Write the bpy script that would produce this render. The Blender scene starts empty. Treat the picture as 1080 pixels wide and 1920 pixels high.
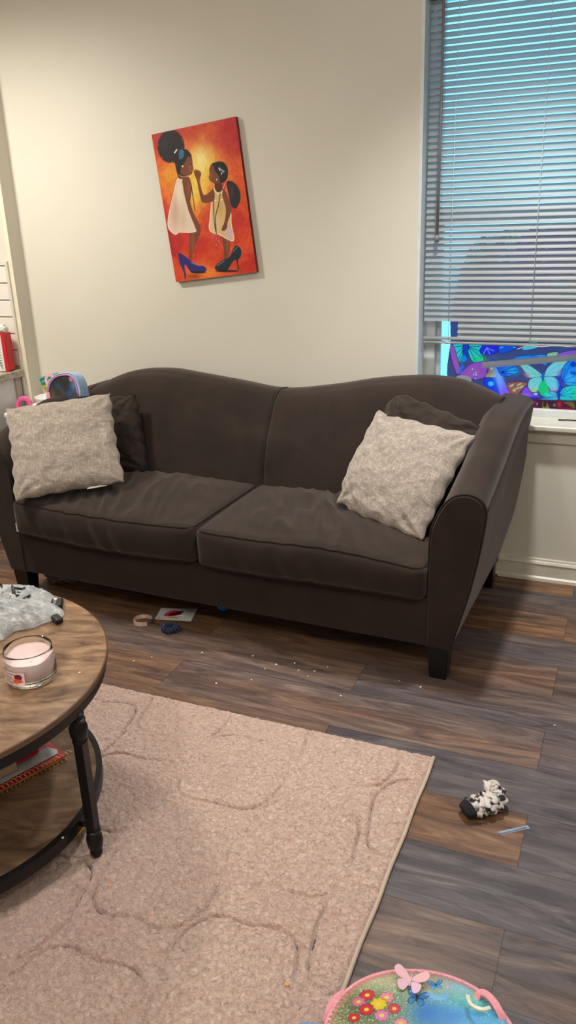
import bpy, bmesh, math, random
import numpy as np
from mathutils import Vector, Matrix, Euler, noise as mnoise
random.seed(7)
C = bpy.context.scene.collection
pi = math.pi
# ------------------------------------------------------------------ colours / materials
def lin(c):
    return tuple(((v/255)/12.92 if v/255 <= .04045 else ((v/255+.055)/1.055)**2.4) for v in c)
def lin_np(a):
    a = np.clip(a, 0, 1)
    return np.where(a <= .04045, a/12.92, ((a+.055)/1.055)**2.4)

def new_mat(name):
    m = bpy.data.materials.new(name); m.use_nodes = True
    nt = m.node_tree; b = nt.nodes['Principled BSDF']
    return m, nt, b
def N(nt, t, **k):
    n = nt.nodes.new(t)
    for a, v in k.items(): setattr(n, a, v)
    return n
def L(nt, a, b): nt.links.new(a, b)
def ramp(nt, fac, stops):
    r = N(nt, 'ShaderNodeValToRGB'); e = r.color_ramp.elements
    while len(e) < len(stops): e.new(.5)
    for i, (p, c) in enumerate(stops):
        e[i].position = p; e[i].color = (*lin(c), 1)
    L(nt, fac, r.inputs[0]); return r.outputs[0]
def mathn(nt, op, a, b=None, c=None):
    n = N(nt, 'ShaderNodeMath', operation=op)
    for i, v in enumerate((a, b, c)):
        if v is None: continue
        if isinstance(v, (int, float)): n.inputs[i].default_value = v
        else: L(nt, v, n.inputs[i])
    return n.outputs[0]
def noise_tex(nt, vec, scale, detail=3, rough=.5, dist=0):
    n = N(nt, 'ShaderNodeTexNoise'); n.inputs['Scale'].default_value = scale
    n.inputs['Detail'].default_value = detail; n.inputs['Roughness'].default_value = rough
    n.inputs['Distortion'].default_value = dist
    if vec is not None: L(nt, vec, n.inputs['Vector'])
    return n.outputs['Fac']
def obj_vec(nt, scale=(1, 1, 1), kind='Object'):
    t = N(nt, 'ShaderNodeTexCoord'); mp = N(nt, 'ShaderNodeMapping')
    mp.inputs['Scale'].default_value = scale
    L(nt, t.outputs[kind], mp.inputs['Vector']); return mp.outputs[0]
def bump(nt, b, h, strength=.3, dist=.002, prev=None):
    n = N(nt, 'ShaderNodeBump'); n.inputs['Strength'].default_value = strength
    n.inputs['Distance'].default_value = dist; L(nt, h, n.inputs['Height'])
    if prev is not None: L(nt, prev, n.inputs['Normal'])
    L(nt, n.outputs[0], b.inputs['Normal']); return n.outputs[0]
def mat(name, col, rough=.6, metal=0, col2=None, nscale=20, bs=0, bscale=200, bdist=.001, sheen=0, sheen_tint=None,
        trans=0, ior=1.45, alpha=1, stretch=(1, 1, 1), coat=0, spec=.5):
    m, nt, b = new_mat(name)
    b.inputs['Base Color'].default_value = (*lin(col), 1)
    b.inputs['Roughness'].default_value = rough; b.inputs['Metallic'].default_value = metal
    b.inputs['Transmission Weight'].default_value = trans; b.inputs['IOR'].default_value = ior
    b.inputs['Alpha'].default_value = alpha; b.inputs['Coat Weight'].default_value = coat
    b.inputs['Specular IOR Level'].default_value = spec
    b.inputs['Sheen Weight'].default_value = sheen
    b.inputs['Sheen Roughness'].default_value = .4
    if sheen_tint: b.inputs['Sheen Tint'].default_value = (*lin(sheen_tint), 1)
    v = obj_vec(nt, stretch)
    if col2 is None: col2 = tuple(min(255, x*1.06+2) for x in col)
    L(nt, ramp(nt, noise_tex(nt, v, nscale, 4, .6), [(.3, col), (.7, col2)]), b.inputs['Base Color'])
    if bs: bump(nt, b, noise_tex(nt, v, bscale, 3), bs, bdist)
    return m
def vcol_mat(name, rough=.6, translucent=0, metal=0, bs=0, bscale=300, coat=0, spec=.5, glit=0):
    m, nt, b = new_mat(name)
    a = N(nt, 'ShaderNodeVertexColor'); a.layer_name = 'paint'
    L(nt, a.outputs[0], b.inputs['Base Color'])
    b.inputs['Roughness'].default_value = rough; b.inputs['Metallic'].default_value = metal
    b.inputs['Coat Weight'].default_value = coat; b.inputs['Specular IOR Level'].default_value = spec
    if bs: bump(nt, b, noise_tex(nt, obj_vec(nt), bscale, 3), bs, .001)
    if glit:
        vo = N(nt, 'ShaderNodeTexVoronoi'); vo.inputs['Scale'].default_value = 260
        L(nt, obj_vec(nt), vo.inputs['Vector'])
        bp = N(nt, 'ShaderNodeBump'); bp.inputs['Strength'].default_value = glit; bp.inputs['Distance'].default_value = .004
        L(nt, vo.outputs['Color'], bp.inputs['Height']); L(nt, bp.outputs[0], b.inputs['Normal'])
    if translucent:
        out = nt.nodes['Material Output']
        tr = N(nt, 'ShaderNodeBsdfTranslucent'); L(nt, a.outputs[0], tr.inputs['Color'])
        mx = N(nt, 'ShaderNodeMixShader'); mx.inputs[0].default_value = translucent
        L(nt, b.outputs[0], mx.inputs[1]); L(nt, tr.outputs[0], mx.inputs[2]); L(nt, mx.outputs[0], out.inputs['Surface'])
    return m

# ------------------------------------------------------------------ mesh helpers
def link(name, me, m=None, parent=None, smooth=True, loc=None, rot=None):
    o = bpy.data.objects.new(name, me); C.objects.link(o)
    if m is not None: me.materials.append(m)
    if parent is not None: o.parent = parent
    if smooth and len(me.polygons):
        me.polygons.foreach_set('use_smooth', [True]*len(me.polygons))
    if loc is not None: o.location = loc
    if rot is not None: o.rotation_euler = rot
    return o
def pyd(name, v, f, m=None, parent=None, smooth=True, **k):
    me = bpy.data.meshes.new(name); me.from_pydata([tuple(map(float, p)) for p in v], [], [tuple(map(int, q)) for q in f]); me.update()
    return link(name, me, m, parent, smooth, **k)
def frombm(name, bm, m=None, parent=None, smooth=False, **k):
    me = bpy.data.meshes.new(name); bm.normal_update(); bm.to_mesh(me); bm.free()
    return link(name, me, m, parent, smooth, **k)
def bm_box(bm, c, s, bev=0, seg=2, M=None):
    r = bmesh.ops.create_cube(bm, size=1)
    vs = r['verts']
    bmesh.ops.scale(bm, vec=s, verts=vs)
    if bev:
        es = list({e for v in vs for e in v.link_edges})
        rr = bmesh.ops.bevel(bm, geom=es, offset=bev, segments=seg, profile=.5, affect='EDGES')
        vs = list({v for f in rr['faces'] for v in f.verts} | {v for v in vs if v.is_valid})
    if M is not None: bmesh.ops.transform(bm, matrix=M, verts=vs)
    bmesh.ops.translate(bm, vec=c, verts=vs)
    return vs
def box(name, c, s, m, parent=None, bev=.002, seg=2, M=None, **k):
    bm = bmesh.new(); bm_box(bm, c, s, bev, seg, M); return frombm(name, bm, m, parent, False, **k)
def bounds(name, a, b, m, parent=None, bev=0, **k):
    a = Vector(a); b = Vector(b); return box(name, (a+b)/2, b-a, m, parent, bev, **k)
def tube_geo(pts, r, n=8, closed=False, cap=True):
    P = [Vector(p) for p in pts]; K = len(P); vs = []; fs = []
    rr = r if isinstance(r, (list, tuple)) else [r]*K
    T = []
    for i in range(K):
        if closed: t = P[(i+1) % K]-P[i-1]
        else: t = P[min(i+1, K-1)]-P[max(i-1, 0)]
        T.append(t.normalized() if t.length > 1e-9 else Vector((0, 0, 1)))
    up = Vector((0, 0, 1)) if abs(T[0].z) < .9 else Vector((1, 0, 0))
    X = T[0].cross(up).normalized()
    for i in range(K):
        X = (X - T[i]*X.dot(T[i])).normalized(); Y = T[i].cross(X)
        for j in range(n):
            a = 2*pi*j/n; vs.append(P[i]+(X*math.cos(a)+Y*math.sin(a))*rr[i])
    M = K if closed else K-1
    for i in range(M):
        for j in range(n):
            a = i*n+j; b = i*n+(j+1) % n; c = ((i+1) % K)*n+(j+1) % n; d = ((i+1) % K)*n+j
            fs.append((a, b, c, d))
    if not closed and cap:
        fs.append(tuple(range(n))[::-1]); fs.append(tuple((K-1)*n+j for j in range(n)))
    return vs, fs
def tube(name, pts, r, m, parent=None, n=8, closed=False, **k):
    v, f = tube_geo(pts, r, n, closed); return pyd(name, v, f, m, parent, **k)
def multi(name, geos, m, parent=None, smooth=True, **k):
    V = []; F = []
    for v, f in geos:
        o = len(V); V += list(v); F += [tuple(i+o for i in q) for q in f]
    return pyd(name, V, F, m, parent, smooth, **k)
def lathe_geo(prof, n=32, cx=0, cy=0, cap=True):
    vs = []; fs = []; K = len(prof)
    for r, z in prof:
        for j in range(n):
            a = 2*pi*j/n; vs.append((cx+r*math.cos(a), cy+r*math.sin(a), z))
    for i in range(K-1):
        for j in range(n):
            fs.append((i*n+j, i*n+(j+1) % n, (i+1)*n+(j+1) % n, (i+1)*n+j))
    if cap:
        if prof[0][0] > 1e-6: fs.append(tuple(range(n))[::-1])
        if prof[-1][0] > 1e-6: fs.append(tuple((K-1)*n+j for j in range(n)))
    return vs, fs
def lathe(name, prof, m, parent=None, n=32, cx=0, cy=0, cap=True, **k):
    v, f = lathe_geo(prof, n, cx, cy, cap); return pyd(name, v, f, m, parent, **k)
def weighted(o):
    md = o.modifiers.new('n', 'EDGE_SPLIT'); md.split_angle = math.radians(40)
def prism(name, poly, axis, a, b, m, parent=None, bev=0, **k):
    """extrude a 2-D polygon along an axis"""
    bm = bmesh.new()
    def P(p, t):
        return {0: (t, p[0], p[1]), 1: (p[0], t, p[1]), 2: (p[0], p[1], t)}[axis]
    v0 = [bm.verts.new(P(p, a)) for p in poly]; v1 = [bm.verts.new(P(p, b)) for p in poly]
    n = len(poly); bm.faces.new(v0); bm.faces.new(v1[::-1])
    for i in range(n): bm.faces.new((v0[i], v1[i], v1[(i+1) % n], v0[(i+1) % n]))
    bmesh.ops.recalc_face_normals(bm, faces=bm.faces)
    if bev: bmesh.ops.bevel(bm, geom=list(bm.edges), offset=bev, segments=2, profile=.5, affect='EDGES')
    return frombm(name, bm, m, parent, False, **k)
def empty(name, loc=(0, 0, 0), rot=(0, 0, 0)):
    o = bpy.data.objects.new(name, None); C.objects.link(o); o.location = loc; o.rotation_euler = rot
    o.empty_display_size = .05; return o
def tag(o, label, cat, group=None, kind=None):
    o['label'] = label; o['category'] = cat
    if group: o['group'] = group
    if kind: o['kind'] = kind
    return o
def struct(o): o['kind'] = 'structure'; return o
def catmull(pts, n=8, closed=True):
    P = [np.array(p, float) for p in pts]; K = len(P); out = []
    rng = range(K) if closed else range(K-1)
    for i in rng:
        if closed: a, b, c, d = P[i-1], P[i], P[(i+1) % K], P[(i+2) % K]
        else: a, b, c, d = P[max(i-1, 0)], P[i], P[i+1], P[min(i+2, K-1)]
        for t in np.linspace(0, 1, n, endpoint=False):
            out.append(.5*((2*b)+(c-a)*t+(2*a-5*b+4*c-d)*t*t+(3*b-a-3*c+d)*t**3))
    if not closed: out.append(P[-1])
    return out
def interp(x, xs, ys): return float(np.interp(x, xs, ys))

# ------------------------------------------------------------------ numpy noise
def vnoise(x, y, seed=0):
    x = np.asarray(x, float); y = np.asarray(y, float)
    xi = np.floor(x).astype(np.int64); yi = np.floor(y).astype(np.int64); fx = x-xi; fy = y-yi
    def h(a, b):
        n = (a*374761393+b*668265263+seed*1442695041) & 0xffffffff
        n = ((n ^ (n >> 13))*1274126177) & 0xffffffff
        return ((n ^ (n >> 16)) & 0xffff)/65535.
    u = fx*fx*(3-2*fx); v = fy*fy*(3-2*fy)
    return (h(xi, yi)*(1-u)+h(xi+1, yi)*u)*(1-v)+(h(xi, yi+1)*(1-u)+h(xi+1, yi+1)*u)*v
def fbm(x, y, seed=0, o=4):
    s = 0; a = .5
    for i in range(o):
        s = s+a*vnoise(x, y, seed+i*17); x = x*2.03; y = y*2.03; a *= .5
    return s

# ------------------------------------------------------------------ painted grids
def homog(src, dst):
    A = []
    for (x, y), (u, v) in zip(src, dst):
        A.append([x, y, 1, 0, 0, 0, -u*x, -u*y]); A.append([0, 0, 0, x, y, 1, -v*x, -v*y])
    h = np.linalg.solve(np.array(A, float), np.array(dst, float).reshape(-1))
    return np.append(h, 1).reshape(3, 3)
class Paint:
    """numpy painter on a grid whose points are known in 'sketch' coordinates"""
    def __init__(s, X, Y, base=(128, 128, 128)):
        s.X = X; s.Y = Y; s.c = np.zeros(X.shape+(3,)); s.c[:] = np.array(base)/255.
    def blend(s, m, col, a=1.):
        col = np.array(col)/255. if not isinstance(col, np.ndarray) else col
        w = (np.clip(m, 0, 1)*a)[..., None]; s.c = s.c*(1-w)+col*w
    def inside(s, pts):
        P = np.array(pts, float); m = np.zeros(s.X.shape, bool)
        x0, y0 = P.min(0); x1, y1 = P.max(0)
        sel = (s.X >= x0) & (s.X <= x1) & (s.Y >= y0) & (s.Y <= y1)
        if not sel.any(): return m
        x = s.X[sel]; y = s.Y[sel]; r = np.zeros(x.shape, bool)
        for (ax, ay), (bx, by) in zip(P, np.roll(P, -1, 0)):
            if ay == by: continue
            c = ((ay > y) != (by > y)) & (x < (bx-ax)*(y-ay)/(by-ay)+ax); r ^= c
        m[sel] = r; return m
    def poly(s, pts, col, a=1., sm=True, edge=None, ew=4):
        if sm: pts = catmull(pts, 6)
        m = s.inside(pts); s.blend(m.astype(float), col, a)
        if edge is not None: s.line(list(pts)+[pts[0]], edge, ew)
        return m
    def ell(s, cx, cy, rx, ry, col, a=1., rot=0, soft=.15):
        c, n = math.cos(rot), math.sin(rot); dx = s.X-cx; dy = s.Y-cy
        d = np.sqrt(((dx*c+dy*n)/rx)**2+((-dx*n+dy*c)/ry)**2)
        s.blend(np.clip((1-d)/soft+.5, 0, 1), col, a)
    def glow(s, cx, cy, rx, ry, col, a=1., rot=0):
        c, n = math.cos(rot), math.sin(rot); dx = s.X-cx; dy = s.Y-cy
        d2 = ((dx*c+dy*n)/rx)**2+((-dx*n+dy*c)/ry)**2
        s.blend(np.exp(-d2), col, a)
    def line(s, pts, col, w=4, a=1.):
        for p, q in zip(pts[:-1], pts[1:]):
            p = np.array(p, float); q = np.array(q, float); d = q-p; l2 = (d**2).sum()+1e-9
            x0 = min(p[0], q[0])-w*2; x1 = max(p[0], q[0])+w*2; y0 = min(p[1], q[1])-w*2; y1 = max(p[1], q[1])+w*2
            sel = (s.X > x0) & (s.X < x1) & (s.Y > y0) & (s.Y < y1)
            if not sel.any(): continue
            x = s.X[sel]; y = s.Y[sel]; t = np.clip(((x-p[0])*d[0]+(y-p[1])*d[1])/l2, 0, 1)
            dist = np.hypot(x-p[0]-t*d[0], y-p[1]-t*d[1])
            k = (np.clip((w*.5-dist)/(w*.25)+.5, 0, 1)*a)[..., None]
            s.c[sel] = s.c[sel]*(1-k)+(np.array(col)/255.)*k
def grid_faces(nx, ny, mask=None):
    i = np.arange((nx-1)*(ny-1)); r = i//(nx-1); c = i % (nx-1); a = r*nx+c
    f = np.stack([a, a+1, a+nx+1, a+nx], 1)
    if mask is not None:
        mk = mask.reshape(-1); f = f[mk[f].all(1)]
    return f
def np_mesh(name, V, F, m=None, parent=None, col=None, smooth=True, **k):
    me = bpy.data.meshes.new(name); V = np.asarray(V, np.float32).reshape(-1, 3); F = np.asarray(F, np.int32)
    used = np.zeros(len(V), bool); used[F.reshape(-1)] = True
    if not used.all():
        idx = np.cumsum(used)-1; V = V[used]; F = idx[F]
        if col is not None: col = col.reshape(-1, 3)[used]
    q = F.shape[1]
    me.vertices.add(len(V)); me.vertices.foreach_set('co', V.reshape(-1))
    me.loops.add(F.size); me.loops.foreach_set('vertex_index', F.reshape(-1).astype(np.int32))
    me.polygons.add(len(F)); me.polygons.foreach_set('loop_start', np.arange(0, F.size, q, dtype=np.int32))
    me.polygons.foreach_set('loop_total', np.full(len(F), q, np.int32))
    me.update(calc_edges=True); me.validate()
    if col is not None:
        at = me.color_attributes.new('paint', 'FLOAT_COLOR', 'POINT')
        cc = np.ones((len(V), 4), np.float32); cc[:, :3] = lin_np(col.reshape(-1, 3)); at.data.foreach_set('color', cc.reshape(-1))
    return link(name, me, m, parent, smooth, **k)

# ------------------------------------------------------------------ rounded / cushion boxes
def cbox(Lx, Ly, Lz, r, nx, ny, nz, fn=None):
    """dense rounded box centred on 0; fn deforms numpy points"""
    def dist(n, L):
        t = np.linspace(0, 1, n); k = min(.35, 1.5*r/L)
        e = np.linspace(0, k, 5)
        return np.unique(np.concatenate([e, np.linspace(k, 1-k, n), 1-e]).round(6))*L-L/2
    ax = [dist(nx, Lx), dist(ny, Ly), dist(nz, Lz)]
    V = {}; vl = []; F = []
    def idx(p):
        k = tuple(np.round(p, 6))
        if k not in V: V[k] = len(vl); vl.append(p)
        return V[k]
    for d in range(3):
        a, b = [(1, 2), (2, 0), (0, 1)][d]
        for s in (-1, 1):
            g = []
            for u in ax[a]:
                row = []
                for v in ax[b]:
                    p = [0, 0, 0]; p[d] = s*(Lx, Ly, Lz)[d]/2; p[a] = u; p[b] = v; row.append(idx(p))
                g.append(row)
            for i in range(len(g)-1):
                for j in range(len(g[0])-1):
                    q = (g[i][j], g[i+1][j], g[i+1][j+1], g[i][j+1]); F.append(q if s > 0 else q[::-1])
    P = np.array(vl, float); h = np.array([Lx, Ly, Lz])/2-r
    inn = np.clip(P, -h, h); dd = P-inn; n = np.linalg.norm(dd, axis=1, keepdims=True); n[n == 0] = 1
    P = inn+dd/n*r
    if fn is not None: P = fn(P)
    return P, np.array(F)

# ================================================================== MATERIALS
m_wall, nt, b = new_mat('painted_wall')
v = obj_vec(nt)
L(nt, ramp(nt, noise_tex(nt, v, 1.6, 3), [(.35, (214, 207, 192)), (.65, (218, 211, 197))]), b.inputs['Base Color'])
b.inputs['Roughness'].default_value = .55
bump(nt, b, noise_tex(nt, obj_vec(nt, (.6, 1, 1.6)), 70, 4), .25, .0012)
m_ceil = mat('ceiling_paint', (225, 220, 208), .8)
m_trim = mat('white_trim_paint', (205, 198, 182), .35)
m_trimc = mat('cream_trim_paint', (222, 212, 190), .45)
m_vinyl = mat('window_vinyl', (205, 208, 208), .35)
m_black = mat('black_paint', (16, 15, 15), .4, bs=.2, bscale=300)
m_legblk = mat('black_lacquered_wood', (10, 9, 9), .35)
m_iron = mat('black_metal', (20, 20, 21), .38, .3, bs=.15, bscale=250)
m_white = mat('white_plastic', (232, 230, 226), .35)
m_pink = mat('pink_plastic', (245, 105, 165), .3)

# floor planks -------------------------------------------------
m_floor, nt, b = new_mat('vinyl_plank_floor')
g = N(nt, 'ShaderNodeNewGeometry'); sp = N(nt, 'ShaderNodeSeparateXYZ'); L(nt, g.outputs['Position'], sp.inputs[0])
X, Y = sp.outputs[0], sp.outputs[1]
rowf = mathn(nt, 'ADD', mathn(nt, 'DIVIDE', Y, .1865), .678); row = mathn(nt, 'FLOOR', rowf)
par = mathn(nt, 'FLOORED_MODULO', row, 2.)
off = mathn(nt, 'MULTIPLY', par, .603)
u = mathn(nt, 'DIVIDE', mathn(nt, 'ADD', mathn(nt, 'ADD', X, .128), off), 1.2105); pid = mathn(nt, 'FLOOR', u)
cmb = N(nt, 'ShaderNodeCombineXYZ'); L(nt, pid, cmb.inputs[0]); L(nt, row, cmb.inputs[1])
wn = N(nt, 'ShaderNodeTexWhiteNoise', noise_dimensions='2D'); L(nt, cmb.outputs[0], wn.inputs['Vector'])
rnd = wn.outputs['Value']
gv = N(nt, 'ShaderNodeCombineXYZ')
L(nt, mathn(nt, 'ADD', mathn(nt, 'MULTIPLY', X, 1.0), mathn(nt, 'MULTIPLY', rnd, 37.)), gv.inputs[0])
L(nt, mathn(nt, 'MULTIPLY', Y, 7.5), gv.inputs[1]); L(nt, mathn(nt, 'MULTIPLY', rnd, 9.), gv.inputs[2])
grain = noise_tex(nt, gv.outputs[0], 3.2, 8, .68, 1.2)
fine = noise_tex(nt, gv.outputs[0], 22, 5, .7, .4)
patch = noise_tex(nt, gv.outputs[0], 1.1, 3, .5, .8)
warm = ramp(nt, grain, [(.28, (58, 41, 33)), (.45, (104, 74, 53)), (.58, (132, 96, 68)), (.78, (172, 134, 100))])
cool = ramp(nt, grain, [(.28, (44, 39, 42)), (.45, (73, 66, 68)), (.58, (92, 84, 84)), (.78, (124, 113, 108))])
mx = N(nt, 'ShaderNodeMix', data_type='RGBA')
sel = mathn(nt, 'ADD', mathn(nt, 'ADD', mathn(nt, 'MULTIPLY', rnd, .5), mathn(nt, 'MULTIPLY', patch, .7)), mathn(nt, 'SUBTRACT', mathn(nt, 'MULTIPLY', mathn(nt, 'GREATER_THAN', pid, -.5), .22), mathn(nt, 'SUBTRACT', .08, mathn(nt, 'MULTIPLY', mathn(nt, 'LESS_THAN', row, -6.5), .20))))
mr = N(nt, 'ShaderNodeMapRange'); L(nt, sel, mr.inputs[0]); mr.inputs[1].default_value = .42; mr.inputs[2].default_value = .9
L(nt, mr.outputs[0], mx.inputs[0]); L(nt, warm, mx.inputs[6]); L(nt, cool, mx.inputs[7])
hs = N(nt, 'ShaderNodeHueSaturation')
L(nt, mathn(nt, 'ADD', .72, mathn(nt, 'ADD', mathn(nt, 'MULTIPLY', rnd, .28), mathn(nt, 'MULTIPLY', fine, .34))), hs.inputs['Value'])
hs.inputs['Saturation'].default_value = 1.0
L(nt, mx.outputs[2], hs.inputs['Color'])
fy = mathn(nt, 'FRACT', rowf); ey = mathn(nt, 'MINIMUM', fy, mathn(nt, 'SUBTRACT', 1., fy))
fx = mathn(nt, 'FRACT', u); ex = mathn(nt, 'MINIMUM', fx, mathn(nt, 'SUBTRACT', 1., fx))
seam = mathn(nt, 'MINIMUM', mathn(nt, 'MULTIPLY', ey, .1865), mathn(nt, 'MULTIPLY', ex, 1.2105))
sm = N(nt, 'ShaderNodeMapRange'); L(nt, seam, sm.inputs[0]); sm.inputs[1].default_value = .0004; sm.inputs[2].default_value = .0016
sm.inputs[3].default_value = .45; sm.inputs[4].default_value = 1.
vm = N(nt, 'ShaderNodeMix', data_type='RGBA', blend_type='MULTIPLY'); vm.inputs[0].default_value = 1
L(nt, hs.outputs[0], vm.inputs[6]); L(nt, sm.outputs[0], vm.inputs[7]); L(nt, vm.outputs[2], b.inputs['Base Color'])
L(nt, mathn(nt, 'ADD', .34, mathn(nt, 'MULTIPLY', fine, .25)), b.inputs['Roughness'])
b.inputs['Specular IOR Level'].default_value = .4
bump(nt, b, mathn(nt, 'ADD', mathn(nt, 'MULTIPLY', fine, .5), sm.outputs[0]), .25, .0008)

# velvet -------------------------------------------------------
def velvet(name, c1, c2, sheen=.5):
    m, nt, b = new_mat(name)
    v = obj_vec(nt)
    n1 = noise_tex(nt, v, 5.5, 4, .6, .6)
    L(nt, ramp(nt, n1, [(.3, c1), (.7, c2)]), b.inputs['Base Color'])
    b.inputs['Roughness'].default_value = .85; b.inputs['Specular IOR Level'].default_value = .15
    b.inputs['Sheen Weight'].default_value = sheen; b.inputs['Sheen Roughness'].default_value = .45
    b.inputs['Sheen Tint'].default_value = (*lin((190, 178, 172)), 1)
    bump(nt, b, noise_tex(nt, v, 900, 2), .12, .0006)
    return m
m_velvet = velvet('brown_velvet', (38, 30, 25), (51, 40, 34), .42)
m_velvet2 = velvet('brown_velvet_pillow', (45, 37, 32), (56, 46, 40), .35)
m_pipe = velvet('piping_velvet', (34, 26, 22), (42, 33, 27), .2)
# woven grey pillow --------------------------------------------
m_linen, nt, b = new_mat('grey_slub_weave')
va = obj_vec(nt, (30, 1, 300)); vb = obj_vec(nt, (300, 1, 30))
wa = noise_tex(nt, va, 1.2, 3, .6); wb = noise_tex(nt, vb, 1.2, 3, .6)
w = mathn(nt, 'MAXIMUM', wa, wb)
L(nt, ramp(nt, w, [(.42, (134, 120, 108)), (.56, (152, 138, 126)), (.66, (182, 170, 157)), (.8, (210, 201, 190))]), b.inputs['Base Color'])
b.inputs['Roughness'].default_value = .9; b.inputs['Sheen Weight'].default_value = .35; b.inputs['Specular IOR Level'].default_value = .2
bump(nt, b, w, .5, .0015)
# rug ----------------------------------------------------------
m_rug, nt, b = new_mat('blush_tufted_rug')
v = obj_vec(nt)
n1 = noise_tex(nt, v, 3, 4, .6); n2 = noise_tex(nt, v, 100, 4, .7, 1.0)
c1 = ramp(nt, n1, [(.3, (204, 166, 150)), (.7, (216, 186, 166))])
c2 = ramp(nt, n2, [(.30, (120, 84, 70)), (.42, (188, 150, 134)), (.52, (214, 182, 168)), (.72, (238, 214, 202))])
mx = N(nt, 'ShaderNodeMix', data_type='RGBA'); mx.inputs[0].default_value = .55
L(nt, c1, mx.inputs[6]); L(nt, c2, mx.inputs[7]); L(nt, mx.outputs[2], b.inputs['Base Color'])
b.inputs['Roughness'].default_value = .95; b.inputs['Sheen Weight'].default_value = .3; b.inputs['Specular IOR Level'].default_value = .1
bump(nt, b, n2, 1., .010)
# rustic wood --------------------------------------------------
def rustic(name, dark=1.):
    m, nt, b = new_mat(name)
    v = obj_vec(nt, (1, 1, 1))
    rt = N(nt, 'ShaderNodeVectorRotate', rotation_type='Z_AXIS'); rt.inputs['Angle'].default_value = -.35; L(nt, v, rt.inputs['Vector'])
    sx = N(nt, 'ShaderNodeSeparateXYZ'); L(nt, rt.outputs[0], sx.inputs[0])
    pl = mathn(nt, 'FLOOR', mathn(nt, 'DIVIDE', sx.outputs[1], .135))
    wn = N(nt, 'ShaderNodeTexWhiteNoise', noise_dimensions='1D'); L(nt, pl, wn.inputs['W'])
    cv = N(nt, 'ShaderNodeCombineXYZ')
    L(nt, mathn(nt, 'ADD', mathn(nt, 'MULTIPLY', sx.outputs[0], 1.3), mathn(nt, 'MULTIPLY', wn.outputs['Value'], 9)), cv.inputs[0])
    L(nt, mathn(nt, 'MULTIPLY', sx.outputs[1], 3.2), cv.inputs[1])
    n = noise_tex(nt, cv.outputs[0], 3.4, 6, .55, 2.6)
    f = noise_tex(nt, cv.outputs[0], 40, 4, .7)
    d = dark
    q = lambda c: tuple(x*d for x in c)
    c = ramp(nt, n, [(.3, q((96, 70, 54))), (.45, q((138, 106, 80))), (.58, q((164, 129, 98))), (.75, q((192, 156, 120)))])
    hs = N(nt, 'ShaderNodeHueSaturation'); L(nt, c, hs.inputs['Color'])
    L(nt, mathn(nt, 'ADD', .68, mathn(nt, 'ADD', mathn(nt, 'MULTIPLY', wn.outputs['Value'], .25), mathn(nt, 'MULTIPLY', f, .3))), hs.inputs['Value'])
    L(nt, hs.outputs[0], b.inputs['Base Color']); b.inputs['Roughness'].default_value = .42
    bump(nt, b, f, .1, .0006)
    return m
m_wood = rustic('rustic_wood_laminate', 1.0); m_wood2 = rustic('rustic_shelf_laminate', .8)
m_edge = mat('dark_wood_edge', (92, 68, 50), .5, col2=(108, 80, 58))

# ================================================================== SETTING
WL, WR = -.80, .12            # window opening left/right
WB, WT = .655, 2.19           # sill, head
T = .16                       # wall thickness
def multi_box(name, bs, m, parent=None):
    bm = bmesh.new()
    for a, c in bs:
        a = Vector(a); c = Vector(c); bm_box(bm, (a+c)/2, c-a)
    return frombm(name, bm, m, parent, False)
struct(bounds('floor', (-4.4, -4.3, -.05), (1.9, .0, 0), m_floor))
struct(bounds('ceiling', (-4.4, -4.3, 2.62), (1.9, .16, 2.67), m_ceil))
struct(multi_box('wall_back', [((-2.69, 0, 0), (WL, T, 2.62)), ((WL, 0, 0), (WR, T, WB-.02)), ((WL, 0, WT), (WR, T, 2.62)), ((WR, 0, 0), (1.9, T, 2.62))], m_wall))
struct(bounds('wall_right', (1.8, -4.3, 0), (1.9, 0, 2.62), m_wall))
struct(bounds('wall_left', (-4.5, -4.3, 0), (-4.4, 0, 2.62), m_wall))
struct(bounds('wall_front', (-4.4, -4.4, 0), (1.8, -4.3, 2.62), m_wall))
# kitchen end wall sits 8 cm nearer, its return faces the sofa
kw = struct(bounds('wall_kitchen', (-4.4, -.08, 0), (-2.69, T, 2.62), m_wall))
m_tile, nt, b = new_mat('white_subway_tile')
b.inputs['Base Color'].default_value = (*lin((228, 220, 210)), 1); b.inputs['Roughness'].default_value = .18
m_grout = mat('tile_grout', (150, 142, 132), .9)
bm = bmesh.new()
zt = .80; r = 0
while zt < 1.27:
    h = min(.0745, 1.275-zt); x = -2.728-(0.15 if r % 2 else 0)
    xs = [-2.728] + [x-.152*k for k in range(0 if r % 2 == 0 else 0, 12)]
    xs = sorted(set(xs), reverse=True)
    for a, c in zip(xs[:-1], xs[1:]):
        bm_box(bm, ((a+c)/2, -.086, zt+h/2), (a-c-.003, .006, h-.003), .0012, 1)
    zt += .0775; r += 1
bt = frombm('backsplash_tile', bm, m_tile, kw); bt['label'] = 'glossy white subway tiles'
bounds('tile_grout', (-4.4, -.0835, .795), (-2.728, -.08, 1.275), m_grout, kw)
struct(bounds('trim_1', (-2.728, -.096, .0), (-2.712, -.08, 1.285), m_trim, None, .003))
struct(bounds('trim_2', (-2.712, -.086, .0), (-2.69, -.08, 2.0), m_trimc, None, .001))
# baseboard
bb = [(0, 0), (-.024, 0), (-.022, .012), (-.014, .018), (-.013, .066), (-.016, .072), (-.012, .080), (-.007, .083), (-.006, .090), (0, .092)]
struct(prism('baseboard_back', [(p[0], p[1]) for p in bb], 0, -2.69, 1.8, m_trim))

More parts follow.
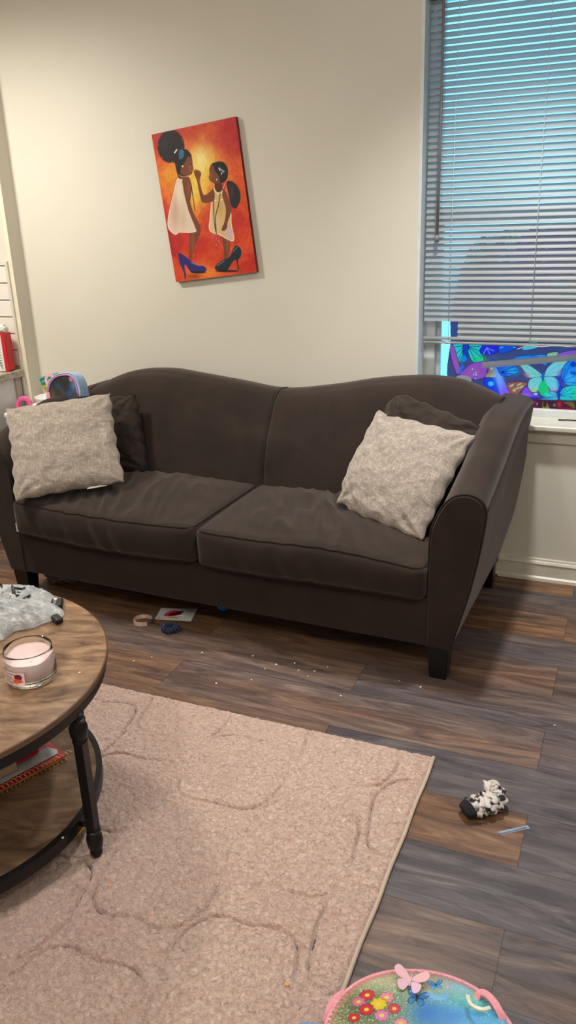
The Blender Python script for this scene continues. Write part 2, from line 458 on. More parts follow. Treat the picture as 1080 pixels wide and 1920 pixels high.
# window --------------------------------------------------------
win = struct(empty('window_1', (0, 0, 0)))
bm = bmesh.new()
for a, c in [((WL-.01, -.001, WB-.02), (WL+.003, T+.02, WT)), ((WR-.003, -.001, WB-.02), (WR+.01, T+.02, WT)), ((WL-.01, -.001, WT-.003), (WR+.01, T+.02, WT+.01))]:
    a = Vector(a); c = Vector(c); bm_box(bm, (a+c)/2, c-a)
frombm('window_reveal', bm, m_vinyl, win)
bm = bmesh.new()
FY0, FY1 = .10, .165
for a, c in [((WL, FY0, WB), (WL+.045, FY1, WT)), ((WR-.045, FY0, WB), (WR, FY1, WT)), ((WL, FY0, WT-.05), (WR, FY1, WT)), ((WL, FY0, WB), (WR, FY1, WB+.03))]:
    a = Vector(a); c = Vector(c); bm_box(bm, (a+c)/2, c-a, .003, 2)
frombm('window_frame', bm, m_vinyl, win)
bm = bmesh.new()
for a, c in [((WL+.045, .128, WB+.03), (WL+.062, .155, 1.43)), ((WR-.065, .128, WB+.03), (WR-.045, .155, 1.43)), ((WL+.045, .128, WB+.03), (WR-.045, .155, WB+.068)), ((WL+.045, .128, 1.39), (WR-.045, .155, 1.43))]:
    a = Vector(a); c = Vector(c); bm_box(bm, (a+c)/2, c-a, .002, 2)
frombm('lower_sash', bm, m_vinyl, win)
m_glass, nt, b = new_mat('window_glass')
out = nt.nodes['Material Output']; tb = N(nt, 'ShaderNodeBsdfTransparent'); gb = N(nt, 'ShaderNodeBsdfGlossy'); gb.inputs['Roughness'].default_value = .02
fr = N(nt, 'ShaderNodeFresnel'); fr.inputs['IOR'].default_value = 1.45; ms = N(nt, 'ShaderNodeMixShader')
tb.inputs['Color'].default_value = (.92, .97, .98, 1)
L(nt, fr.outputs[0], ms.inputs[0]); L(nt, tb.outputs[0], ms.inputs[1]); L(nt, gb.outputs[0], ms.inputs[2]); L(nt, ms.outputs[0], out.inputs['Surface'])
bounds('glass_pane', (WL+.05, .142, WB+.04), (WR-.05, .146, WT-.04), m_glass, win)
box('window_sill', ((WL+WR)/2, .035, WB-.010), (WR-WL+.10, .17, .022), m_trim, win, .006, 3)
ap = struct(bounds('trim_3', (WL-.03, -.016, WB-.075), (WR+.03, 0, WB-.021), m_trim, None, .004))

# window film ---------------------------------------------------
nx, ny = 520, 450
gx = np.linspace(-.705, .07, nx); gz = np.linspace(.664, 1.372, ny); GX, GZ = np.meshgrid(gx, gz)
Hm = homog([(-.7502, .9455), (-.2161, .9588), (-.1912, .665), (-.7407, .631)], [(0, 150), (1080, 150), (1080, 740), (0, 740)])
w_ = Hm[2, 0]*GX+Hm[2, 1]*GZ+Hm[2, 2]; PX = (Hm[0, 0]*GX+Hm[0, 1]*GZ+Hm[0, 2])/w_; PY = (Hm[1, 0]*GX+Hm[1, 1]*GZ+Hm[1, 2])/w_
p = Paint(PX, PY, (92, 78, 124))
n = fbm(PX/140, PY/140, 3)
p.blend(np.clip(n*2-1, 0, 1), (112, 66, 160), .6); p.blend(np.clip(1-n*2.4, 0, 1), (70, 110, 160), .7)
def bfly(P, cx, cy, s, ang, c1, c2, edge=(20, 40, 90), body=(30, 80, 170)):
    ca, sa = math.cos(ang), math.sin(ang)
    def R(q): return [(cx+s*(x*ca-y*sa), cy+s*(x*sa+y*ca)) for x, y in q]
    for sg in (-1, 1):
        up = [(sg*.04, .0), (sg*.15, -.35), (sg*.5, -.7), (sg*.95, -.72), (sg*.9, -.35), (sg*.55, -.02)]
        lo = [(sg*.04, .02), (sg*.45, .03), (sg*.72, .25), (sg*.62, .6), (sg*.35, .65), (sg*.12, .35)]
        P.poly(R(up), c1, 1, edge=edge, ew=s*.05); P.poly(R(lo), c2, 1, edge=edge, ew=s*.05)
        for k in range(4):
            e = (sg*(.35+.17*k), -.62+.17*k); P.line(R([(sg*.06, -.04), e]), edge, s*.022, .8)
            e = (sg*(.62-.12*k), .2+.12*k); P.line(R([(sg*.06, .03), e]), edge, s*.022, .8)
        x, y = R([(sg*.72, -.52)])[0]; P.ell(x, y, s*.06, s*.06, (235, 245, 255), .8)
    x, y = R([(0, 0)])[0]; P.ell(x, y, s*.05, s*.36, body, 1, ang)
pal = [((60, 230, 225), (40, 210, 160)), ((240, 90, 200), (200, 80, 220)), ((60, 140, 240), (80, 200, 245)), ((150, 90, 230), (90, 70, 220)), ((240, 140, 110), (245, 210, 150)), ((190, 240, 200), (140, 230, 230))]
rn = random.Random(5)
for k in range(46):
    c = pal[rn.randrange(6)]; bfly(p, rn.uniform(60, 1700), rn.uniform(-1350, 60), rn.uniform(110, 210), rn.uniform(-.8, .8), *c)
for k in range(22):
    c = pal[rn.randrange(6)]; bfly(p, rn.uniform(1120, 1750), rn.uniform(0, 760), rn.uniform(110, 190), rn.uniform(-.8, .8), *c)
NV = (26, 40, 96)
p.poly([(345, 195), (430, 180), (490, 200), (470, 250), (400, 272), (335, 250)], (60, 40, 225), 1, edge=NV)
for a in ((385, 215, 360, 265), (385, 215, 410, 265), (385, 215, 440, 240)): p.line([a[:2], a[2:]], (190, 190, 255), 5)
p.poly([(480, 205), (560, 195), (620, 210), (560, 245), (490, 260)], (40, 90, 225), 1, edge=NV)
p.ell(500, 212, 16, 7, (80, 200, 250)); p.ell(600, 212, 12, 6, (80, 200, 250))
p.poly([(660, 225), (700, 205), (780, 200), (770, 215), (700, 230)], (130, 235, 235))
# teal butterfly, top left
p.poly([(105, 195), (212, 190), (215, 240), (190, 290), (165, 322), (130, 260)], (70, 235, 215), 1, edge=NV)
p.poly([(240, 190), (345, 195), (330, 240), (362, 300), (345, 332), (280, 325), (245, 262)], (60, 235, 200), 1, edge=NV)
p.glow(330, 310, 45, 30, (60, 240, 110), .9); p.glow(175, 300, 25, 30, (60, 220, 170), .8)
for e in ((130, 210), (150, 260), (165, 310)): p.line([(215, 200), e], (20, 90, 130), 5)
for e in ((330, 205), (325, 240), (345, 290), (300, 320)): p.line([(240, 205), e], (20, 90, 130), 5)
p.poly([(205, 170), (245, 170), (240, 250), (222, 330), (200, 260)], (40, 70, 190), 1, edge=NV)
p.ell(210, 300, 22, 26, (30, 150, 235))
# pink butterfly, left
p.poly([(92, 195), (130, 210), (165, 320), (185, 400), (155, 420), (120, 330)], (240, 95, 185), 1, edge=(60, 20, 80))
p.poly([(195, 400), (255, 345), (330, 325), (395, 330), (388, 400), (350, 455), (240, 455), (180, 430)], (236, 80, 200), 1, edge=(70, 20, 110))
p.glow(290, 405, 50, 35, (250, 110, 150), .8)
for c in ((300, 412), (285, 425), (305, 428), (298, 456), (275, 380)): p.ell(*c, 6, 6, (255, 225, 255))
p.poly([(170, 430), (250, 440), (260, 480), (150, 460)], (250, 170, 150)); p.ell(190, 380, 12, 40, (50, 120, 230), 1, .3)
# orange wing
p.poly([(392, 330), (442, 340), (475, 400), (455, 458), (372, 440), (398, 395)], (236, 130, 90), 1, edge=NV)
p.glow(430, 440, 40, 22, (250, 215, 150), .9); p.ell(424, 368, 10, 18, (255, 245, 240))
# violet / blue sweep
p.poly([(365, 455), (460, 450), (530, 480), (580, 595), (500, 600), (380, 520)], (45, 60, 225), 1, edge=NV)
p.ell(418, 495, 24, 20, (30, 200, 245)); p.ell(418, 495, 12, 10, (80, 230, 250))
p.poly([(450, 360), (500, 400), (520, 470), (570, 540), (580, 598), (500, 590), (470, 500), (455, 430)], (150, 120, 245), 1)
p.glow(475, 440, 35, 90, (160, 215, 255), .85, -.25); p.glow(540, 560, 45, 30, (190, 90, 250), .8)
p.poly([(420, 312), (500, 318), (590, 345), (632, 382), (622, 412), (540, 440), (490, 420), (455, 350)], (45, 110, 235), 1, edge=NV)
p.glow(580, 395, 50, 30, (60, 220, 245), .9)
for e in ((600, 360), (620, 390), (590, 420), (540, 430)): p.line([(495, 405), e], (15, 40, 150), 5)
p.ell(550, 325, 32, 18, (20, 70, 190), 1, .2); p.ell(550, 325, 20, 10, (50, 160, 240), 1, .2)
# upper blue butterfly behind the bent slat
p.poly([(600, 290), (690, 275), (740, 280), (740, 330), (680, 350), (620, 330)], (45, 150, 235), 1, edge=NV)
p.poly([(740, 278), (800, 268), (850, 275), (860, 330), (840, 352), (780, 325), (745, 330)], (40, 165, 240), 1, edge=NV)
p.ell(765, 300, 17, 24, (25, 80, 210)); p.ell(765, 300, 10, 16, (60, 200, 245)); p.ell(825, 310, 15, 20, (25, 80, 210), 1, .4)
p.poly([(855, 262), (940, 250), (930, 300), (905, 338), (875, 310)], (240, 225, 150), 1, edge=NV); p.glow(905, 320, 25, 25, (240, 90, 80), .8)
p.poly([(945, 260), (1080, 235), (1080, 300), (1010, 310), (950, 290)], (225, 90, 225), 1, edge=NV); p.ell(1030, 290, 20, 14, (50, 90, 210)); p.ell(1018, 288, 6, 6, (240, 240, 255))
# pale butterfly
PE = (60, 90, 140)
p.poly([(640, 345), (655, 325), (705, 345), (770, 388), (816, 436), (720, 450), (690, 415)], (175, 240, 205), 1, edge=PE)
p.glow(700, 430, 30, 14, (250, 150, 160), .9, .6); p.glow(665, 345, 30, 18, (250, 190, 150), .8)
p.poly([(834, 432), (858, 372), (918, 322), (998, 300), (1012, 330), (960, 396), (955, 432), (850, 440)], (165, 238, 225), 1, edge=PE)
p.glow(990, 320, 30, 30, (240, 220, 150), .7); p.glow(955, 410, 25, 25, (250, 190, 200), .6)
p.poly([(816, 442), (735, 455), (708, 492), (715, 545), (760, 562), (798, 532), (822, 462)], (160, 236, 220), 1, edge=PE)
p.glow(740, 540, 40, 18, (240, 230, 110), .9)
p.poly([(832, 442), (900, 440), (948, 478), (950, 530), (900, 552), (860, 512), (832, 462)], (150, 232, 230), 1, edge=PE)
p.glow(905, 545, 40, 12, (250, 170, 190), .9)
for e in ((690, 370), (700, 410), (740, 400), (735, 480), (740, 530), (780, 540), (960, 340), (930, 400), (940, 490), (900, 530)): p.line([(822, 440), e], (110, 190, 190), 3)
p.poly([(823, 465), (862, 512), (868, 570), (845, 602), (805, 575), (788, 525)], (35, 225, 120), 1); p.glow(850, 580, 18, 22, (70, 245, 190), .9)
p.ell(822, 440, 9, 40, (20, 110, 190)); p.ell(620, 325, 26, 26, (20, 120, 200)); p.ell(622, 320, 5, 6, (240, 250, 255)); p.ell(622, 342, 5, 5, (240, 250, 255))
p.line([(820, 405), (790, 350)], NV, 3); p.line([(824, 405), (850, 350)], NV, 3)
# right blue butterfly
p.poly([(968, 440), (985, 360), (1030, 318), (1110, 305), (1120, 500), (1060, 520), (990, 490)], (40, 150, 240), 1, edge=NV)
p.glow(1040, 460, 50, 50, (90, 215, 250), .8); p.ell(1060, 345, 24, 22, (20, 70, 190)); p.ell(1060, 412, 26, 14, (20, 90, 200), 1, .2)
for e in ((1000, 380), (1040, 340), (1100, 420), (1090, 490)): p.line([(975, 480), e], (15, 60, 170), 4)
p.poly([(958, 560), (1000, 520), (1090, 515), (1100, 615), (960, 622)], (60, 225, 215), 1, edge=NV); p.glow(1080, 570, 35, 50, (40, 235, 130), .9)
p.poly([(930, 575), (880, 558), (850, 600), (800, 615), (930, 622)], (90, 225, 235), 1)
for e in ((1000, 535), (1050, 530), (1070, 570), (1050, 600), (870, 570), (850, 605)): p.line([(950, 590), e], (20, 90, 150), 4)
p.ell(946, 580, 12, 42, (40, 60, 190)); p.ell(960, 530, 16, 24, (50, 60, 210)); p.glow(955, 470, 20, 60, (60, 50, 210), .8)
# red wing, violet wing
p.poly([(540, 500), (605, 480), (702, 490), (650, 555), (590, 592)], (235, 95, 70), 1, edge=NV)
for c in ((580, 510, 20, 9), (640, 500, 22, 7), (600, 545, 14, 12), (655, 520, 20, 8), (625, 530, 14, 8)): p.ell(*c, (235, 225, 150), .9, rot=-.5)
p.poly([(655, 600), (690, 515), (735, 560), (790, 585), (800, 605)], (160, 80, 225), 1, edge=NV); p.glow(690, 590, 40, 20, (210, 110, 245), .8)
p.ell(768, 575, 16, 8, (200, 240, 255)); p.glow(760, 605, 100, 12, (40, 60, 220), .8)
# strip over the sash rail: the rail's shade is painted into the film colour
m = np.clip((p.Y-622)/8, 0, 1)
p.blend(m, (96, 48, 108), .92)
p.glow(1010, 710, 70, 22, (245, 60, 90), 1); p.poly([(820, 640), (850, 640), (875, 690), (850, 708), (822, 690)], (150, 210, 70)); p.ell(838, 655, 14, 22, (96, 48, 108))
p.glow(950, 655, 20, 24, (230, 80, 90), .9); p.ell(912, 662, 12, 12, (80, 190, 205)); p.ell(778, 652, 8, 10, (190, 200, 245)); p.glow(745, 640, 22, 12, (220, 90, 180), .9)
p.poly([(980, 640), (1060, 640), (1070, 690), (1020, 660)], (130, 160, 90)); p.glow(745, 685, 30, 14, (150, 80, 190), .9); p.ell(955, 705, 4, 4, (255, 220, 240))
# outline of the film: leaning left edge, arched top-left corner
outline = [(-.700, 1.02), (-.696, .94), (-.7075, .83), (-.702, .765), (-.690, .72), (-.672, .69), (-.66, .664), (.075, .664), (.075, 1.368), (-.36, 1.366), (-.50, 1.362), (-.585, 1.345), (-.635, 1.30), (-.665, 1.22), (-.688, 1.12)]
q = Paint(GX, GZ); mask = q.inside(outline)
GYf = .122+.0015*np.sin(GX*30)*np.cos(GZ*23)
V3 = np.stack([GX, GYf, GZ], -1)
m_film = vcol_mat('printed_window_film', .35, .8)
p.c = np.clip(p.c*np.array([1.28, 1., .95])*.92+np.array([.04, .06, .06]), 0, 1)
film = np_mesh('window_film', V3, grid_faces(nx, ny, mask), m_film, None, p.c)
tag(film, 'colourful butterfly print film stuck to the lower window glass, glowing with daylight', 'window film')

# small things on the sill
m_cardb = mat('printed_cardboard', (44, 34, 34), .6, col2=(96, 84, 76), nscale=60)
sb = empty('small_box', (-.585, .055, WB+.001), (0, 0, .1))
box('carton', (0, 0, .058), (.10, .03, .115), m_cardb, sb, .002)
box('front_label', (.03, -.0155, .09), (.022, .0015, .03), mat('grey_label', (165, 160, 140), .5), sb, .0003)
box('red_band', (-.02, -.0155, .108), (.05, .0015, .008), mat('red_band', (190, 50, 45), .5), sb, .0003)
tag(sb, 'small dark printed box on the window sill behind the sofa back', 'box')
cb = tube('cable', [(-.25, .055, WB+.004), (-.235, .05, WB+.005), (-.22, .06, WB+.004), (-.205, .052, WB+.006), (-.19, .06, WB+.004), (-.15, .058, WB+.004), (-.10, .062, WB+.004)], .0028, m_black)
tag(cb, 'thin black cable end lying on the white window sill', 'cable')

# blind ---------------------------------------------------------
m_slat, nt, b = new_mat('blind_slat_vinyl')
b.inputs['Base Color'].default_value = (*lin((170, 170, 170)), 1); b.inputs['Roughness'].default_value = .4
tr = N(nt, 'ShaderNodeBsdfTranslucent'); tr.inputs['Color'].default_value = (*lin((205, 214, 210)), 1)
ms = N(nt, 'ShaderNodeMixShader'); ms.inputs[0].default_value = .32
L(nt, b.outputs[0], ms.inputs[1]); L(nt, tr.outputs[0], ms.inputs[2]); L(nt, ms.outputs[0], nt.nodes['Material Output'].inputs['Surface'])
BY = .045; BX0, BX1 = -.786, .106
blind = empty('window_blind', (0, BY, 0))
tag(blind, 'white mini blind with wand, nearly closed, hanging over the butterfly film window', 'blind')
def slat_geo(x0, x1, tilt, n=6, w=.0252, nxs=12, bow=0):
    vs = []; fs = []
    for i in range(nxs+1):
        x = x0+(x1-x0)*i/nxs
        for j in range(n+1):
            s = -w/2+w*j/n; c = .0022*(1-(2*j/n-1)**2)
            y = s*math.cos(tilt)-c*math.sin(tilt)*-1*0 + c*-math.sin(tilt); z = s*math.sin(tilt)+c*math.cos(tilt)
            vs.append((x, y, z+bow*math.sin(pi*i/nxs)))
    for i in range(nxs):
        for j in range(n):
            a = i*(n+1)+j; fs.append((a, a+1, a+n+2, a+n+1))
    return vs, fs
tilt = math.radians(52)       # room-side edge low
sv, sf = slat_geo(BX0, BX1, tilt)
slat0 = pyd('slat', sv, sf, m_slat, blind); slat0.location = (0, 0, 2.105)
z = 2.105; zs = []
while z > 1.03: zs.append(z); z -= .0222
last = z
for zz in zs[1:]:
    o = slat0.copy(); C.objects.link(o); o.parent = blind; o.location = (0, 0, zz); o.rotation_euler = (random.uniform(-.03, .03), 0, 0)
sv, sf = slat_geo(-.652, BX1, tilt)       # the lowest slats are broken off on the left
for k in range(3):
    o = pyd('slat', sv, sf, m_slat, blind); o.location = (0, 0, last-.0005-.0222*k); o['label'] = 'short slat snapped off at its left end'
sv, sf = slat_geo(-.42, .50, math.radians(75), bow=-.004)
o = pyd('slat', sv, sf, m_slat, blind); o.location = (-.14, .035, .912); o.rotation_euler = (0, -.135, 0); o['label'] = 'loose slat hanging slanted below the bottom rail'
me = o.data
for v_ in me.vertices:
    if v_.co.x > .2: v_.co.x = .2
for k, (dz, h) in enumerate([(.951, .010), (.9665, .010)]):
    box('bottom_rail' if k == 0 else 'stacked_slat', ((BX0+BX1)/2, 0, dz-.004), (BX1-BX0, .027, h), m_slat, blind, .003, 2)
box('head_rail', ((BX0+BX1)/2, 0, 2.145), (BX1-BX0, .03, .032), m_slat, blind, .003)
box('mounting_bracket', (BX0+.002, 0, 2.15), (.022, .04, .044), mat('grey_bracket', (120, 112, 105), .5), blind, .002)
m_wand = mat('grey_plastic_wand', (128, 122, 120), .25)
tube('wand', [(-.738, -.026, 2.125), (-.736, -.028, 1.75), (-.738, -.028, 1.34)], .0055, m_wand, blind, 6)
tube('wand_tip', [(-.738, -.028, 1.35), (-.738, -.028, 1.325)], .0075, m_wand, blind, 8)
m_cord = mat('white_cord', (205, 205, 200), .7)
for x in (-.685, -.375, -.03):
    tube('ladder_cord', [(x, -.0165, 2.13), (x-.002, -.0165, 1.5), (x, -.0165, .95)], .0011, m_cord, blind, 5)
tube('pull_cord', catmull([(-.72, -.02, .95), (-.70, -.021, .945), (-.69, -.019, .955), (-.675, -.022, .947), (-.70, -.02, .952)], 5, False), .0012, m_cord, blind, 5)
tube('pull_cord', catmull([(-.42, -.02, .93), (-.38, -.021, .945), (-.33, -.021, .943), (-.28, -.02, .948), (-.22, -.021, .945)], 5, False), .0012, m_cord, blind, 5)

# ================================================================== SOFA
sofa = empty('sofa', (-1.355, -.873, 0), (0, 0, -math.radians(1.7)))
tag(sofa, 'large dark brown velvet sofa with a double camel back and sloping arms, under the painting', 'sofa')
box('base', (0, .405, .205), (1.70, .80, .175), m_velvet, sofa, .008, 3)
def leg_mb(name, u, v, sx, sy, h, tx, ty):
    bm = bmesh.new(); vs = bm_box(bm, (0, 0, h/2), (sx, sy, h), .003, 2)
    for q_ in bm.verts:
        k = 1-q_.co.z/h; q_.co.x = q_.co.x*(1-.22*k)+tx*k; q_.co.y = q_.co.y*(1-.22*k)+ty*k
    return frombm(name, bm, m_legblk, sofa, False, loc=(u, v, 0))
leg_mb('leg', .868, .040, .072, .070, .125, 0, .0); leg_mb('leg', -.868, .040, .072, .070, .125, 0, 0)
leg_mb('leg', .875, .755, .06, .06, .125, .0, .012); leg_mb('leg', -.875, .755, .06, .06, .125, 0, .012)
# cushions
def cushion(side):
    u0, u1 = (-.825, -.003) if side < 0 else (.003, .825)
    Lx = u1-u0; Ly = .56; Lz = .140
    cx = (u0+u1)/2; cy = -.028+Ly/2; cz = .362
    def fn(P):
        P = P.copy(); x = P[:, 0]/(Lx/2); y = P[:, 1]/(Ly/2); z = P[:, 2]/(Lz/2)
        cr = (1-np.abs(x)**2.6).clip(0)*(1-np.abs(y)**2.6).clip(0)
        top = (z > 0)*np.clip(z, 0, 1)
        P[:, 2] += top*(.026*cr)
        # front face bulges, sides bulge
        P[:, 1] -= (y < -.8)*.014*(1-z**2).clip(0)*(1-np.abs(x)**6)
        P[:, 1] -= (y < -.5)*.010*(1-x**2)
        # creases: radiating wrinkles across the middle
        wr = np.array([mnoise.noise(Vector((a*15+b*7, b*3.0-a*1.5, 3.1*side))) for a, b in zip(P[:, 0], P[:, 1])])
        wr2 = np.array([mnoise.noise(Vector((a*34+b*14, b*5.0-a*3.5, 7.1*side))) for a, b in zip(P[:, 0], P[:, 1])])
        rg = (1-np.abs(wr)*2.2).clip(0)**2
        mid = np.exp(-((x+.05)/.62)**2)
        P[:, 2] += top*(.0150*(rg-.4)+.007*wr2)*mid*np.clip((1-np.abs(y))*4, .25, 1)
        fw = np.array([mnoise.noise(Vector((a*20+c*8, 1.7*side, c*4.0))) for a, c in zip(P[:, 0], P[:, 2])])
        P[:, 1] += (y < -.9)*(.0075*fw)*np.exp(-((x+.1)/.7)**2)
        sag = -.010*np.sin((x+1)*2.2+side)*(y < 0)*np.abs(y)
        P[:, 2] += sag*.6
        if side > 0: P[:, 2] -= .036*np.clip((x-.15)/.85, 0, 1)**1.3*np.clip((-y+.3)/1.3, 0, 1)*np.interp(z, [-1, 1], [.2, 1])
        return P
    V, F = cbox(Lx, Ly, Lz, .024, 84, 54, 14, fn)
    o = np_mesh('seat_cushion', V+np.array([cx, cy, cz]), F, m_velvet, sofa)
    # piping loops on the top and bottom edge
    for zz in (1, -1):
        r = .024; k = .30
        hx = Lx/2-r*k; hy = Ly/2-r*k; rc = .03; pts = []
        for (qx, qy, a0) in ((1, -1, -pi/2), (1, 1, 0), (-1, 1, pi/2), (-1, -1, pi)):
            for t in np.linspace(0, pi/2, 6): pts.append((qx*(hx-rc)+rc*math.cos(a0+t), qy*(hy-rc)+rc*math.sin(a0+t)))
        P2 = []
        K = len(pts)
        for i in range(K):
            a = np.array(pts[i]); c = np.array(pts[(i+1) % K]); n_ = max(1, int(np.linalg.norm(c-a)/.012))
            for t in range(n_): P2.append(a+(c-a)*t/n_)
        P3 = np.array([(a, c, zz*(Lz/2-r*k)) for a, c in P2]); P3 = fn(P3)+np.array([cx, cy, cz])
        tube('piping', P3.tolist(), .0042, m_pipe, o, 6, True)
    return o
cushion(-1); cushion(1)
# arms
prof = [(.828, .118), (.829, .30), (.833, .50), (.848, .560), (.872, .608), (.905, .638), (.945, .647), (.980, .634), (.998, .603), (.995, .545), (.982, .450), (.961, .337), (.932, .220), (.905, .118)]
def gz_(v): return interp(v, [0, .04, .15, .24, .42, .62, .82], [1, 1.02, 1.10, 1.18, 1.29, 1.375, 1.42])
def armpt(u, z, v, sg):
    g_ = gz_(v) if sg > 0 else min(gz_(v), 1.27); z2 = z if z < .3 else .3+(z-.3)*g_
    # towards the back the roll flattens into the wing: the outer edge stays high
    k = np.clip((v-.05)/.6, 0, 1); 
    if sg > 0 and z > .49 and u > .84:
        zt = interp(u, [.845, .86, .89, .945, .975, .992, 1.0], [.70, .755, .782, .783, .776, .764, .748]) - (max(0, .60-z)*1.1 if u > .99 else 0)
        kk = np.clip((v-.25)/.45, 0, 1); kk = kk*kk*(3-2*kk); z2 = z2*(1-kk)+zt*kk
    return (sg*u, v, z2)
def arm(sg):
    pc = catmull([p_ for p_ in prof], 5, False)
    K = len(pc); vs = []; fs = []
    vals = list(np.linspace(.012, .82, 40))
    rings = [(0.0, .985)] + [(v, 1) for v in vals]
    for v, sc in rings:
        for (u, z) in pc:
            if sc != 1: u = .91+(u-.91)*.93; z = .38+(z-.38)*.985
            vs.append(armpt(u, z, v, sg))
    R = len(rings)
    for i in range(R-1):
        for j in range(K-1): fs.append((i*K+j, i*K+j+1, (i+1)*K+j+1, (i+1)*K+j))
    fs.append(tuple(range(K))); fs.append(tuple((R-1)*K+j for j in range(K)))
    for i in range(R-1): fs.append((i*K, (i+1)*K, (i+1)*K+K-1, i*K+K-1))
    bm = bmesh.new(); bv = [bm.verts.new(q_) for q_ in vs]
    for f in fs: bm.faces.new([bv[i] for i in f])
    bmesh.ops.recalc_face_normals(bm, faces=bm.faces)
    o = frombm('arm', bm, m_velvet, sofa, True); weighted(o)
    tube('piping', [armpt(u, z, .008, sg) for u, z in pc], .0042, m_pipe, o, 6)
    tube('piping', [armpt(.999, .600, v, sg) for v in np.linspace(.01, .82, 30)], .0042, m_pipe, o, 6)
    return o
arm(1); la = arm(-1)
# backrest: two panels with the seam between
cu = [-.915, -.855, -.74, -.625, -.5, -.415, -.185, .025, .25, .425, .615, .74, .80, .86, .915]
cz_ = [.738, .762, .806, .829, .834, .826, .800, .777, .805, .838, .858, .850, .832, .810, .782]
crest_c = catmull(list(zip(cu, cz_)), 6, False); cux = [c[0] for c in crest_c]; cuz = [c[1] for c in crest_c]
def back_sec(u, seam):
    Z = interp(u, cux, cuz)
    pts = [(.44, .28), (.462, .40), (.485, .50), (.515, .60), (.552, .69*Z/.82), (.592, Z-.055), (.625, Z-.020), (.662, Z-.002), (.70, Z+.002), (.74, Z-.004), (.775, Z-.022), (.80, Z-.06), (.815, .6), (.82, .13), (.78, .125)]
    out_ = []
    for i, (v, z) in enumerate(pts):
        d = seam if i < 10 else seam*.4
        if i < 8: v += d; 
        else: z -= d*.6
        out_.append((v, z))
    return catmull(out_, 4, False)
def back_panel(u0, u1):
    us = np.linspace(u0, u1, 64); vs = []; fs = []; K = None
    us = np.unique(np.concatenate([us, u0+np.array([.002, .006, .012]), u1-np.array([.002, .006, .012])]))
    for u in us:
        d = min(abs(u-u0), abs(u-u1)); s_ = .012*max(0, 1-d/.016)**2 if True else 0
        sec = back_sec(u, s_); K = len(sec)
        puff = .012*math.sin(pi*(u-u0)/(u1-u0))
        for j, (v, z) in enumerate(sec):
            vs.append((u, v-puff*(1 if j < K*.45 else 0), z))
    R = len(us)
    for i in range(R-1):
        for j in range(K-1): fs.append((i*K+j, (i+1)*K+j, (i+1)*K+j+1, i*K+j+1))
        fs.append((i*K+K-1, (i+1)*K+K-1, (i+1)*K, i*K))
    fs.append(tuple(range(K))); fs.append(tuple((R-1)*K+j for j in range(K))[::-1])
    o = pyd('back_cushion', vs, fs, m_velvet, sofa)
    bm = bmesh.new(); bm.from_mesh(o.data); bmesh.ops.recalc_face_normals(bm, faces=bm.faces); bm.to_mesh(o.data); bm.free()
    weighted(o)
    return o
b1 = back_panel(-.915, .0195); b2 = back_panel(.0215, .905)
tube('piping', [(.0205, v+.004, z) for v, z in back_sec(.02, 0.004)[:44]], .0040, m_pipe, b1, 6)
tube('piping', [(.905, v+.002, z) for v, z in back_sec(.90, 0.004)[:44]], .0040, m_pipe, b2, 6)
tube('piping', [(-.913, v+.002, z) for v, z in back_sec(-.91, 0.004)[:44]], .0040, m_pipe, b1, 6)
m_tag = mat('white_fabric_tag', (215, 210, 200), .8)
box('care_tag', (-.832, -.004, .315), (.016, .002, .035), m_tag, sofa, .0005)

